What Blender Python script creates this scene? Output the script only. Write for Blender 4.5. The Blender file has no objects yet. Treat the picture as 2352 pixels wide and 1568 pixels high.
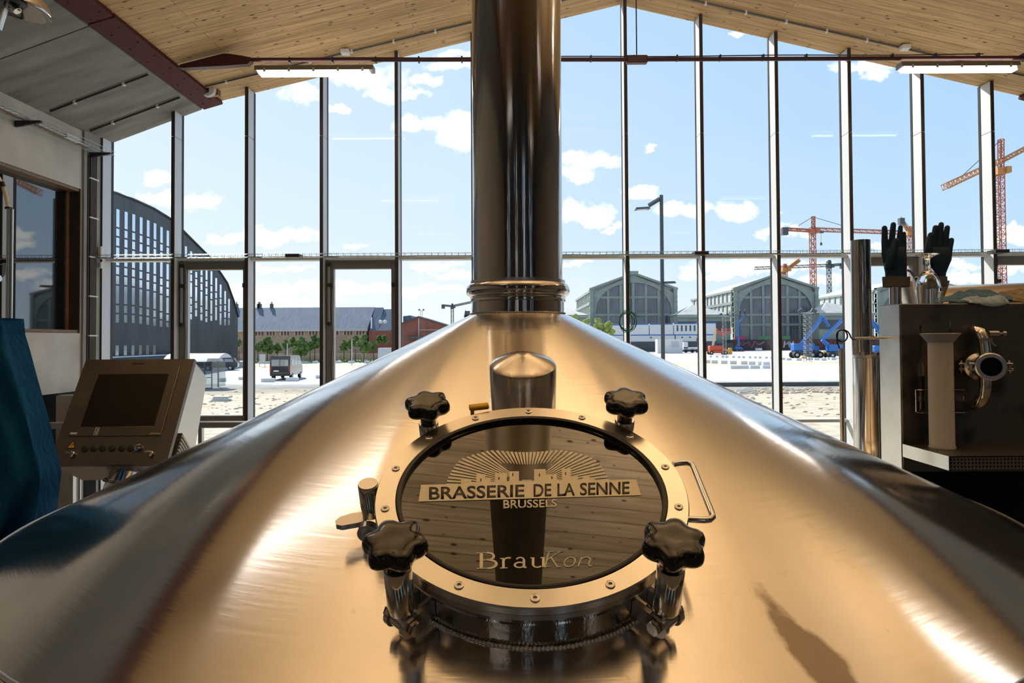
import bpy, bmesh, math, random
from mathutils import Vector, Matrix, noise
random.seed(7)
PI = math.pi
R = math.radians
sc = bpy.context.scene
COL = sc.collection

# ------------------------------------------------------------------ camera
E = 3.9                       # eye height above the yard
F = 1568.0                    # focal length in pixels of the 2352 px frame
PITCH, ROLL = R(1.2), R(-0.35)
cam_d = bpy.data.cameras.new('camera'); cam = bpy.data.objects.new('camera', cam_d); COL.objects.link(cam)
cam_d.sensor_width = 36.0; cam_d.lens = 36.0 * F / 2352
cam_d.shift_x = -10 / 2352; cam_d.shift_y = -36.8 / 2352
cam_d.clip_start = 0.05; cam_d.clip_end = 3000
RC = Matrix.Rotation(PI / 2 + PITCH, 3, 'X') @ Matrix.Rotation(ROLL, 3, 'Z')
cam.matrix_world = Matrix.Translation((0, 0, E)) @ RC.to_4x4()
sc.camera = cam

# ------------------------------------------------------------------ view, world, sun
sc.view_settings.view_transform = 'Standard'
sc.view_settings.look = 'None'
sc.view_settings.exposure = 0.5
sc.view_settings.gamma = 1.0
sc.view_settings.use_curve_mapping = False
cy = sc.cycles
cy.use_denoising = True
cy.max_bounces = 9; cy.diffuse_bounces = 4; cy.glossy_bounces = 5; cy.transmission_bounces = 8; cy.transparent_max_bounces = 16
cy.sample_clamp_indirect = 6.0
cy.caustics_reflective = False; cy.caustics_refractive = False

SKY = .83
CLOUDS = [(1062,302,52,38),(975,285,62,18),(835,168,85,30),(697,208,46,20),(777,242,24,10),(890,208,42,18),(945,204,30,11),(976,177,30,11),
 (1042,124,46,12),(1035,148,60,12),(352,403,38,14),(372,450,50,16),(452,453,44,20),(640,536,88,18),(532,542,50,14),(820,555,28,6),(596,512,10,5),
 (1352,364,72,20),(1330,395,45,16),(1350,486,70,24),(1475,440,34,11),(1575,484,60,17),(1688,490,44,24),(1410,525,24,8),(1790,500,14,7),
 (1492,345,7,12),(1705,75,24,8),(1990,148,64,13),(2025,170,30,16),(2330,535,30,10),(2335,555,40,14),(1800,535,50,10),(1760,545,30,8),
 (1000,604,62,9),(1055,628,42,10),(955,664,120,12),(640,612,60,7),(640,668,120,20),(620,700,100,12),(800,652,60,10),(1440,660,60,7),(1310,600,40,6),
 (1750,612,140,16),(1660,632,80,10),(1900,650,60,12),(2225,648,60,16),(2210,618,50,10),(2320,620,50,12),(2010,560,40,8)]

def lin(c):
    return tuple(((x / 255) / 12.92 if x <= 10 else (((x / 255) + .055) / 1.055) ** 2.4) for x in c)

def make_world():
    w = bpy.data.worlds.new('sky'); sc.world = w; w.use_nodes = True
    nt = w.node_tree; N = nt.nodes; L = nt.links; N.clear()
    def nd(t, **k):
        n = N.new(t)
        for a, b in k.items(): setattr(n, a, b)
        return n
    def math_(op, a, b=None, clamp=False):
        n = nd('ShaderNodeMath', operation=op, use_clamp=clamp)
        for i, v in enumerate((a, b)):
            if v is None: continue
            if isinstance(v, (int, float)): n.inputs[i].default_value = v
            else: L.new(v, n.inputs[i])
        return n.outputs[0]
    def vm(op, a, b=None):
        n = nd('ShaderNodeVectorMath', operation=op)
        for i, v in enumerate((a, b)):
            if v is None: continue
            if isinstance(v, (tuple, list)): n.inputs[i].default_value = v
            else: L.new(v, n.inputs[i])
        return n
    tc = nd('ShaderNodeTexCoord')
    sx = nd('ShaderNodeSeparateXYZ'); L.new(tc.outputs['Generated'], sx.inputs[0])
    X, Y, Z = sx.outputs
    ys = math_('MAXIMUM', Y, 0.08)
    u = math_('DIVIDE', X, ys); v = math_('DIVIDE', Z, ys)
    uv = nd('ShaderNodeCombineXYZ'); L.new(u, uv.inputs[0]); L.new(v, uv.inputs[1])
    # ragged edges
    n1 = nd('ShaderNodeTexNoise'); n1.inputs['Scale'].default_value = 22; n1.inputs['Detail'].default_value = 7; n1.inputs['Roughness'].default_value = .62
    L.new(uv.outputs[0], n1.inputs['Vector'])
    d0 = vm('SUBTRACT', n1.outputs['Color'], (.5, .5, .5)); d1 = vm('MULTIPLY', d0.outputs[0], (.06, .05, 0)); uvd = vm('ADD', uv.outputs[0], d1.outputs[0])
    acc = None
    for (px, py, hw, hh) in CLOUDS:
        cu, cv = (px - 1186) / F, (780 - py) / F
        a = vm('SUBTRACT', uvd.outputs[0], (cu, cv, 0)); b = vm('MULTIPLY', a.outputs[0], (F / hw, F / hh, 0)); ln = vm('LENGTH', b.outputs[0])
        s = math_('SUBTRACT', 1.25, ln.outputs['Value'])
        acc = s if acc is None else math_('MAXIMUM', acc, s)
    n2 = nd('ShaderNodeTexNoise'); n2.inputs['Scale'].default_value = 34; n2.inputs['Detail'].default_value = 8; n2.inputs['Roughness'].default_value = .65
    L.new(uv.outputs[0], n2.inputs['Vector'])
    nn = math_('MULTIPLY', math_('SUBTRACT', n2.outputs['Fac'], .5), 2.2)
    cf = math_('MULTIPLY', math_('ADD', acc, nn), 1.4, True)
    front = math_('MULTIPLY', math_('SUBTRACT', Y, .15), 8, True)
    cf = math_('MULTIPLY', cf, front, True)
    # generic clouds elsewhere
    n3 = nd('ShaderNodeTexNoise'); n3.inputs['Scale'].default_value = 4.5; n3.inputs['Detail'].default_value = 8
    m3 = vm('MULTIPLY', tc.outputs['Generated'], (1, 1, 2.4)); L.new(m3.outputs[0], n3.inputs['Vector'])
    cg = math_('MULTIPLY', math_('SUBTRACT', n3.outputs['Fac'], .56), 7, True)
    cg = math_('MULTIPLY', cg, math_('SUBTRACT', 1.0, front), True)
    cf = math_('MAXIMUM', cf, cg)
    ramp = nd('ShaderNodeValToRGB'); cr = ramp.color_ramp
    cr.elements[0].position = 0.0; cr.elements[0].color = (*lin((243, 246, 250)), 1)
    cr.elements[1].position = 1.0; cr.elements[1].color = (*lin((120, 165, 225)), 1)
    for p, c in ((.06, (236, 243, 250)), (.14, (216, 232, 249)), (.28, (201, 223, 246)), (.5, (186, 214, 244))):
        e = cr.elements.new(p); e.color = (*lin(c), 1)
    L.new(math_('MAXIMUM', Z, 0.0), ramp.inputs[0])
    # bluer towards the right of the facade, paler towards the sun on the left
    side = nd('ShaderNodeMixRGB', blend_type='MULTIPLY'); L.new(math_('MULTIPLY', math_('ADD', X, .1), 1.25, True), side.inputs[0])
    L.new(ramp.outputs[0], side.inputs[1]); side.inputs[2].default_value = (.68, .83, .98, 1)
    pal = nd('ShaderNodeMixRGB'); L.new(math_('MULTIPLY', math_('MULTIPLY', X, -1.0), .9, True), pal.inputs[0]); L.new(side.outputs[0], pal.inputs[1]); pal.inputs[2].default_value = (*lin((232, 242, 252)), 1)
    mix = nd('ShaderNodeMixRGB'); L.new(cf, mix.inputs[0]); L.new(pal.outputs[0], mix.inputs[1]); mix.inputs[2].default_value = (1.25, 1.24, 1.22, 1)
    gr = nd('ShaderNodeMixRGB'); L.new(math_('MULTIPLY', math_('MULTIPLY', Z, -1.0), 30, True), gr.inputs[0]); L.new(mix.outputs[0], gr.inputs[1]); gr.inputs[2].default_value = (.55, .53, .5, 1)
    bg = nd('ShaderNodeBackground'); bg.inputs['Strength'].default_value = SKY; L.new(gr.outputs[0], bg.inputs[0])
    out = nd('ShaderNodeOutputWorld'); L.new(bg.outputs[0], out.inputs[0])
    w.cycles.sampling_method = 'MANUAL'; w.cycles.sample_map_resolution = 1024
make_world()

sd = bpy.data.lights.new('sun', 'SUN'); sd.energy = 6.6; sd.angle = R(.6); sd.color = (1, .95, .88)
so = bpy.data.objects.new('sun', sd); COL.objects.link(so)
so.rotation_euler = Vector((.62, -1.0, -1.02)).to_track_quat('-Z', 'Y').to_euler()
so.location = (-30, 60, 60)

# ------------------------------------------------------------------ geometry helpers
def P(px, py, Y):
    """world point on the depth plane Y seen at that place of the photograph"""
    v = RC @ Vector(((px - 1176 + cam_d.shift_x * 2352) / F, (784 - py + cam_d.shift_y * 2352) / F, -1))
    return Vector((0, 0, E)) + v * (Y / v.y)
def ray(px, py):
    return (P(px, py, 1.0) - Vector((0, 0, E)))
def hit(px, py, p0, n):
    o = Vector((0, 0, E)); d = ray(px, py)
    return o + d * ((p0 - o).dot(n) / d.dot(n))

class MB:
    def __init__(s): s.bm = bmesh.new(); s.M = Matrix.Identity(4)
    def _new(s, vs, M=None):
        T = s.M @ M if M is not None else s.M
        for v in vs: v.co = T @ v.co
    def box(s, c, size, rz=0, bev=0, M=None, seg=1):
        r = bmesh.ops.create_cube(s.bm, size=1)
        vs = r['verts']
        for v in vs: v.co = Vector((v.co.x * size[0], v.co.y * size[1], v.co.z * size[2]))
        if bev:
            es = list({e for v in vs for e in v.link_edges})
            b = bmesh.ops.bevel(s.bm, geom=es, offset=bev, segments=seg, profile=.5, affect='EDGES')
            vs = list({v for f in b['faces'] for v in f.verts})
        T = Matrix.Translation(c) @ Matrix.Rotation(rz, 4, 'Z')
        if M is not None: T = Matrix.Translation(c) @ M
        s._new(vs, T); return s
    def bx(s, x0, x1, y0, y1, z0, z1, bev=0):
        return s.box(((x0 + x1) / 2, (y0 + y1) / 2, (z0 + z1) / 2), (abs(x1 - x0), abs(y1 - y0), abs(z1 - z0)), bev=bev)
    def cyl(s, p0, p1, r0, r1=None, seg=16, cap=True):
        p0 = Vector(p0); p1 = Vector(p1); d = p1 - p0
        if r1 is None: r1 = r0
        q = d.to_track_quat('Z', 'Y').to_matrix()
        a = [s.bm.verts.new(s.M @ (p0 + q @ Vector((r0 * math.cos(2 * PI * i / seg), r0 * math.sin(2 * PI * i / seg), 0)))) for i in range(seg)]
        b = [s.bm.verts.new(s.M @ (p1 + q @ Vector((r1 * math.cos(2 * PI * i / seg), r1 * math.sin(2 * PI * i / seg), 0)))) for i in range(seg)]
        for i in range(seg):
            j = (i + 1) % seg; s.bm.faces.new((a[i], a[j], b[j], b[i]))
        if cap: s.bm.faces.new(a[::-1]); s.bm.faces.new(b)
        return s
    def tube(s, pts, r, seg=10, cap=True, closed=False):
        pts = [Vector(p) for p in pts]; n = len(pts); rings = []; prev = None
        for i, p in enumerate(pts):
            if closed: t = pts[(i + 1) % n] - pts[i - 1]
            else: t = pts[min(i + 1, n - 1)] - pts[max(i - 1, 0)]
            t.normalize()
            if prev is None:
                up = Vector((0, 0, 1)) if abs(t.z) < .9 else Vector((1, 0, 0))
                a = t.cross(up).normalized()
            else:
                a = (prev - t * prev.dot(t)).normalized()
            prev = a; b = t.cross(a)
            rr = r[i] if isinstance(r, (list, tuple)) else r
            rings.append([s.bm.verts.new(s.M @ (p + (a * math.cos(2 * PI * k / seg) + b * math.sin(2 * PI * k / seg)) * rr)) for k in range(seg)])
        m = n if closed else n - 1
        for i in range(m):
            A, B = rings[i], rings[(i + 1) % n]
            for k in range(seg):
                j = (k + 1) % seg; s.bm.faces.new((A[k], A[j], B[j], B[k]))
        if cap and not closed: s.bm.faces.new(rings[0][::-1]); s.bm.faces.new(rings[-1])
        return s
    def lathe(s, prof, c=(0, 0, 0), seg=48, M=None, a0=0, a1=2 * PI):
        T = Matrix.Translation(c) @ (M if M is not None else Matrix.Identity(4)); T = s.M @ T
        full = abs(a1 - a0 - 2 * PI) < 1e-6; cnt = seg if full else seg + 1
        rings = []
        for (r, z) in prof:
            if r < 1e-6: rings.append([s.bm.verts.new(T @ Vector((0, 0, z)))])
            else: rings.append([s.bm.verts.new(T @ Vector((r * math.cos(a0 + (a1 - a0) * k / seg), r * math.sin(a0 + (a1 - a0) * k / seg), z))) for k in range(cnt)])
        for A, B in zip(rings, rings[1:]):
            for k in range(seg):
                j = (k + 1) % cnt
                if len(A) == 1 and len(B) == 1: continue
                if len(A) == 1: s.bm.faces.new((A[0], B[k], B[j]))
                elif len(B) == 1: s.bm.faces.new((A[k], A[j], B[0]))
                else: s.bm.faces.new((A[k], A[j], B[j], B[k]))
        return s
    def prism(s, poly, ext):
        poly = [Vector(p) for p in poly]; ext = Vector(ext)
        a = [s.bm.verts.new(s.M @ p) for p in poly]; b = [s.bm.verts.new(s.M @ (p + ext)) for p in poly]
        n = len(a)
        for i in range(n):
            j = (i + 1) % n; s.bm.faces.new((a[i], a[j], b[j], b[i]))
        s.bm.faces.new(a[::-1]); s.bm.faces.new(b)
        return s
    def face(s, pts):
        s.bm.faces.new([s.bm.verts.new(s.M @ Vector(p)) for p in pts]); return s
    def ball(s, c, r, sub=2, sc=(1, 1, 1)):
        q = bmesh.ops.create_icosphere(s.bm, subdivisions=sub, radius=1)
        rr = Vector((r * sc[0], r * sc[1], r * sc[2]))
        for v in q['verts']: v.co = s.M @ (Vector((v.co.x * rr.x, v.co.y * rr.y, v.co.z * rr.z)) + Vector(c))
        return q['verts']
    def bar(s, p0, p1, w):
        return s.cyl(p0, p1, w / 2 * 1.3, seg=4)
    def build(s, name, mat, parent=None, origin=None, smooth=True, ang=32):
        bmesh.ops.recalc_face_normals(s.bm, faces=s.bm.faces)
        me = bpy.data.meshes.new(name)
        off = Vector(origin) if origin is not None else Vector((0, 0, 0))
        if parent is not None:
            p = parent
            while p is not None: off = off + p.location; p = p.parent
        if off.length: bmesh.ops.translate(s.bm, verts=s.bm.verts, vec=-off)
        s.bm.to_mesh(me); s.bm.free()
        me.materials.append(mat)
        if smooth:
            me.shade_smooth()
            me.set_sharp_from_angle(angle=R(ang))
        o = bpy.data.objects.new(name, me); COL.objects.link(o)
        if parent is not None: o.parent = parent
        if origin is not None: o.location = origin
        return o

def thing(name, label, cat, loc=(0, 0, 0), group=None, kind=None):
    o = bpy.data.objects.new(name, None); COL.objects.link(o); o.location = loc; o.empty_display_size = .1
    o['label'] = label; o['category'] = cat
    if group: o['group'] = group
    if kind: o['kind'] = kind
    return o
def tag(o, label, cat, group=None, kind=None):
    o['label'] = label; o['category'] = cat
    if group: o['group'] = group
    if kind: o['kind'] = kind
    return o
def struct(name, mb, mat, label=None, cat=None, **k):
    o = mb.build(name, mat, **k); o['kind'] = 'structure'
    if label: o['label'] = label
    if cat: o['category'] = cat
    return o
def copy_tree(o, parent=None):
    c = o.copy(); COL.objects.link(c)
    if parent is not None: c.parent = parent
    for ch in list(o.children): copy_tree(ch, c)
    return c

def explode(o):
    """every loose piece of a part becomes a part of its own"""
    me = o.data; bm = bmesh.new(); bm.from_mesh(me); seen = set(); comps = []
    for f in bm.faces:
        if f in seen: continue
        st_ = [f]; seen.add(f); c = []
        while st_:
            g = st_.pop(); c.append(g)
            for e in g.edges:
                for h in e.link_faces:
                    if h not in seen: seen.add(h); st_.append(h)
        comps.append([g.index for g in c])
    bm.free()
    if len(comps) < 2: return [o]
    res = []
    for c in comps:
        idx = {}; vs = []; fs = []
        for fi in c:
            p = me.polygons[fi]; f = []
            for vi in p.vertices:
                if vi not in idx: idx[vi] = len(vs); vs.append(me.vertices[vi].co.copy())
                f.append(idx[vi])
            fs.append(f)
        m2 = bpy.data.meshes.new(o.name); m2.from_pydata(vs, [], fs); m2.update(); m2.materials.append(me.materials[0]); m2.shade_smooth(); m2.set_sharp_from_angle(angle=R(32))
        q = bpy.data.objects.new(o.name.split('.')[0], m2); COL.objects.link(q); q.parent = o.parent; q.location = o.location; res.append(q)
        for k in o.keys(): q[k] = o[k]
    bpy.data.objects.remove(o)
    return res

def text_mesh(body, shear=0, bold=0, extr=0.0):
    cu = bpy.data.curves.new('t', 'FONT'); cu.body = body; cu.shear = shear; cu.offset = bold; cu.extrude = extr; cu.resolution_u = 4
    o = bpy.data.objects.new('t', cu); COL.objects.link(o)
    dg = bpy.context.evaluated_depsgraph_get(); me = bpy.data.meshes.new_from_object(o.evaluated_get(dg))
    bpy.data.objects.remove(o); bpy.data.curves.remove(cu)
    return me
def text_on(name, body, TL, TR, BR, BL, nrm, mat, parent, shear=0, bold=0, thick=.0006):
    """lettering laid on the quad TL TR BR BL, as thin raised film"""
    me = text_mesh(body, shear, bold)
    xs = [v.co.x for v in me.vertices]; ys = [v.co.y for v in me.vertices]
    x0, x1, y0, y1 = min(xs), max(xs), min(ys), max(ys)
    off = Vector((0, 0, 0)); p = parent
    while p is not None: off += p.location; p = p.parent
    bm = bmesh.new(); bm.from_mesh(me); bpy.data.meshes.remove(me)
    for v in bm.verts:
        a = (v.co.x - x0) / (x1 - x0); b = (v.co.y - y0) / (y1 - y0)
        v.co = (BL.lerp(BR, a)).lerp(TL.lerp(TR, a), b) - off
    g = bmesh.ops.extrude_face_region(bm, geom=list(bm.faces))
    for e in g['geom']:
        if isinstance(e, bmesh.types.BMVert): e.co += nrm * thick
    bmesh.ops.recalc_face_normals(bm, faces=bm.faces)
    m2 = bpy.data.meshes.new(name); bm.to_mesh(m2); bm.free(); m2.materials.append(mat)
    o = bpy.data.objects.new(name, m2); COL.objects.link(o); o.parent = parent
    return o

# ------------------------------------------------------------------ materials
def mat(name, col=(.5, .5, .5), rough=.5, metal=0, spec=None, ior=None, trans=0, emit=None, est=0, coat=0, aniso=0, alpha=None):
    m = bpy.data.materials.new(name); m.use_nodes = True
    b = m.node_tree.nodes['Principled BSDF']
    b.inputs['Base Color'].default_value = (*col, 1); b.inputs['Roughness'].default_value = rough; b.inputs['Metallic'].default_value = metal
    if spec is not None: b.inputs['Specular IOR Level'].default_value = spec
    if ior: b.inputs['IOR'].default_value = ior
    if trans: b.inputs['Transmission Weight'].default_value = trans
    if emit: b.inputs['Emission Color'].default_value = (*emit, 1); b.inputs['Emission Strength'].default_value = est
    if coat: b.inputs['Coat Weight'].default_value = coat; b.inputs['Coat Roughness'].default_value = .08
    if aniso: b.inputs['Anisotropic'].default_value = aniso
    return m
def nodes(m): return m.node_tree.nodes, m.node_tree.links, m.node_tree.nodes['Principled BSDF']
def add_noise(m, c1, c2, scale=5, detail=6, stretch=(1, 1, 1), p0=.3, p1=.7, bump=0, bscale=None, rough=None, coord='Object'):
    N, L, b = nodes(m)
    tc = N.new('ShaderNodeTexCoord'); mp = N.new('ShaderNodeMapping'); mp.inputs['Scale'].default_value = stretch; L.new(tc.outputs[coord], mp.inputs[0])
    n = N.new('ShaderNodeTexNoise'); n.inputs['Scale'].default_value = scale; n.inputs['Detail'].default_value = detail; L.new(mp.outputs[0], n.inputs['Vector'])
    r = N.new('ShaderNodeValToRGB'); r.color_ramp.elements[0].position = p0; r.color_ramp.elements[1].position = p1
    r.color_ramp.elements[0].color = (*c1, 1); r.color_ramp.elements[1].color = (*c2, 1)
    L.new(n.outputs['Fac'], r.inputs[0]); L.new(r.outputs[0], b.inputs['Base Color'])
    if bump:
        n2 = N.new('ShaderNodeTexNoise'); n2.inputs['Scale'].default_value = bscale or scale * 6; n2.inputs['Detail'].default_value = 5; L.new(mp.outputs[0], n2.inputs['Vector'])
        bp = N.new('ShaderNodeBump'); bp.inputs['Strength'].default_value = bump; bp.inputs['Distance'].default_value = .02; L.new(n2.outputs['Fac'], bp.inputs['Height']); L.new(bp.outputs[0], b.inputs['Normal'])
    if rough:
        mr = N.new('ShaderNodeMapRange'); mr.inputs['To Min'].default_value = rough[0]; mr.inputs['To Max'].default_value = rough[1]; L.new(n.outputs['Fac'], mr.inputs[0]); L.new(mr.outputs[0], b.inputs['Roughness'])
    return n, r

# wooden boards of the ceiling: run along X, row across Y
def make_wood():
    m = mat('spruce_boards', rough=.55, spec=.3); N, L, b = nodes(m)
    tc = N.new('ShaderNodeTexCoord')
    br = N.new('ShaderNodeTexBrick'); br.inputs['Scale'].default_value = 1; br.inputs['Brick Width'].default_value = 4.2; br.inputs['Row Height'].default_value = .155
    br.inputs['Mortar Size'].default_value = .0042; br.inputs['Mortar Smooth'].default_value = .3; br.inputs['Color1'].default_value = (.665, .445, .22, 1); br.inputs['Color2'].default_value = (.53, .34, .155, 1)
    br.inputs['Mortar'].default_value = (.24, .14, .06, 1); br.offset = .37
    L.new(tc.outputs['Object'], br.inputs['Vector'])
    mp = N.new('ShaderNodeMapping'); mp.inputs['Scale'].default_value = (.7, 14, 1); L.new(tc.outputs['Object'], mp.inputs[0])
    n = N.new('ShaderNodeTexNoise'); n.inputs['Scale'].default_value = 2.2; n.inputs['Detail'].default_value = 8; n.inputs['Distortion'].default_value = .6; L.new(mp.outputs[0], n.inputs['Vector'])
    r = N.new('ShaderNodeValToRGB'); r.color_ramp.elements[0].position = .3; r.color_ramp.elements[0].color = (.66, .6, .52, 1); r.color_ramp.elements[1].position = .62; r.color_ramp.elements[1].color = (1.08, 1.05, 1, 1); L.new(n.outputs['Fac'], r.inputs[0])
    mx = N.new('ShaderNodeMixRGB'); mx.blend_type = 'MULTIPLY'; mx.inputs[0].default_value = 1; L.new(br.outputs['Color'], mx.inputs[1]); L.new(r.outputs[0], mx.inputs[2])
    # knots
    mk = N.new('ShaderNodeMapping'); mk.inputs['Scale'].default_value = (1.5, 3.6, 1); L.new(tc.outputs['Object'], mk.inputs[0])
    vo = N.new('ShaderNodeTexVoronoi'); vo.voronoi_dimensions = '2D'; vo.inputs['Scale'].default_value = 2.3; L.new(mk.outputs[0], vo.inputs['Vector'])
    sx = N.new('ShaderNodeSeparateColor'); L.new(vo.outputs['Color'], sx.inputs[0])
    th = N.new('ShaderNodeMapRange'); th.inputs['From Min'].default_value = .35; th.inputs['To Min'].default_value = .03; th.inputs['To Max'].default_value = .15; L.new(sx.outputs[0], th.inputs[0])
    lt = N.new('ShaderNodeMath'); lt.operation = 'SUBTRACT'; L.new(th.outputs[0], lt.inputs[0]); L.new(vo.outputs['Distance'], lt.inputs[1])
    gt = N.new('ShaderNodeMath'); gt.operation = 'MULTIPLY'; gt.use_clamp = True; gt.inputs[1].default_value = 18; L.new(lt.outputs[0], gt.inputs[0])
    mk2 = N.new('ShaderNodeMixRGB'); L.new(gt.outputs[0], mk2.inputs[0]); L.new(mx.outputs[0], mk2.inputs[1]); mk2.inputs[2].default_value = (.10, .045, .02, 1)
    L.new(mk2.outputs[0], b.inputs['Base Color'])
    bp = N.new('ShaderNodeBump'); bp.inputs['Strength'].default_value = .25; bp.inputs['Distance'].default_value = .01; bp.invert = True; L.new(br.outputs['Fac'], bp.inputs['Height']); L.new(bp.outputs[0], b.inputs['Normal'])
    return m
M_WOOD = make_wood()
M_CONC = mat('concrete', rough=.85, spec=.2); add_noise(M_CONC, (.24, .235, .215), (.40, .395, .37), 1.3, 9, (1, 1, 1), .25, .75, .25, 40)
M_CONCL = mat('pale_concrete', rough=.85, spec=.2); add_noise(M_CONCL, (.46, .45, .42), (.66, .65, .61), 1.6, 9, (1, 1, 1), .2, .7, .25, 30)
M_SOFF = mat('concrete_soffit', rough=.85, spec=.2); add_noise(M_SOFF, (.17, .17, .158), (.33, .325, .305), 1.8, 10, (.45, 2.2, 1), .3, .72, .3, 30)
M_REDST = mat('oxide_red_steel', (.075, .015, .015), .6, spec=.15)
M_REDDK = mat('dark_red_steel', (.05, .008, .014), .4)
M_MULL = mat('grey_aluminium', (.60, .62, .65), .45, .1)
M_FINSHADE = mat('backlit_fin_shade', (.045, .036, .03), .5)  # backlit shade of the fins' room side, put into the colour
M_VENT = mat('grey_brown_frame', (.19, .185, .175), .5)
M_GASK = mat('black_rubber', (.012, .012, .013), .45)
M_BLACK = mat('black_plastic', (.004, .0035, .0035), .16, spec=.5, coat=.25)
M_DARK = mat('dark_paint', (.02, .02, .02), .5)
M_WHITE = mat('white_plastic', (.75, .75, .74), .4)
M_WIRE = mat('galvanised_wire', (.42, .43, .42), .35, .9)
M_GALV = mat('galvanised_steel', (.52, .55, .58), .32, .9)
M_GREEN = mat('green_cable', (.006, .13, .045), .45)
M_ORANGE_C = mat('orange_cable', (.45, .10, .04), .5)
M_FLOOR = mat('grey_floor', rough=.6); add_noise(M_FLOOR, (.17, .165, .155), (.26, .255, .24), 2)
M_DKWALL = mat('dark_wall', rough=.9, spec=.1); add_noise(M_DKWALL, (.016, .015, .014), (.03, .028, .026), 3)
M_BACK = mat('back_wall', rough=.9, spec=.1); add_noise(M_BACK, (.07, .065, .06), (.11, .10, .095), 2)
M_WFRAME = mat('oak_frame', rough=.5); add_noise(M_WFRAME, (.16, .09, .045), (.26, .155, .08), 6, stretch=(1, 1, 8))
M_REVEAL = mat('dark_timber_reveal', rough=.6); add_noise(M_REVEAL, (.035, .028, .022), (.06, .05, .04), 6, stretch=(1, 1, .3))

def glass_pane(name, refl=1.0, tint=(.97, .985, .98)):
    m = bpy.data.materials.new(name); m.use_nodes = True; N = m.node_tree.nodes; L = m.node_tree.links; N.clear()
    o = N.new('ShaderNodeOutputMaterial'); t = N.new('ShaderNodeBsdfTransparent'); t.inputs[0].default_value = (*tint, 1)
    g = N.new('ShaderNodeBsdfGlossy'); g.inputs['Roughness'].default_value = .01
    f = N.new('ShaderNodeFresnel'); f.inputs[0].default_value = 1.35
    mu = N.new('ShaderNodeMath'); mu.operation = 'MULTIPLY'; mu.inputs[1].default_value = refl; mu.use_clamp = True
    ge = N.new('ShaderNodeNewGeometry'); fb = N.new('ShaderNodeMath'); fb.operation = 'SUBTRACT'; fb.inputs[0].default_value = 1; L.new(ge.outputs['Backfacing'], fb.inputs[1])
    ff = N.new('ShaderNodeMath'); ff.operation = 'MULTIPLY'; L.new(f.outputs[0], ff.inputs[0]); L.new(fb.outputs[0], ff.inputs[1]); L.new(ff.outputs[0], mu.inputs[0])
    x = N.new('ShaderNodeMixShader'); L.new(mu.outputs[0], x.inputs[0]); L.new(t.outputs[0], x.inputs[1]); L.new(g.outputs[0], x.inputs[2]); L.new(x.outputs[0], o.inputs[0])
    return m
M_PANE = glass_pane('window_glass', .8)
M_MIRR = mat('dark_reflective_glass', (.006, .007, .009), .02, ior=2.4)
M_SIGHT = mat('dark_sight_glass', (.004, .004, .003), .015, ior=1.78)
M_GLASS = mat('clear_glass', (.98, .99, .99), .0, trans=1, ior=1.48)

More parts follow.
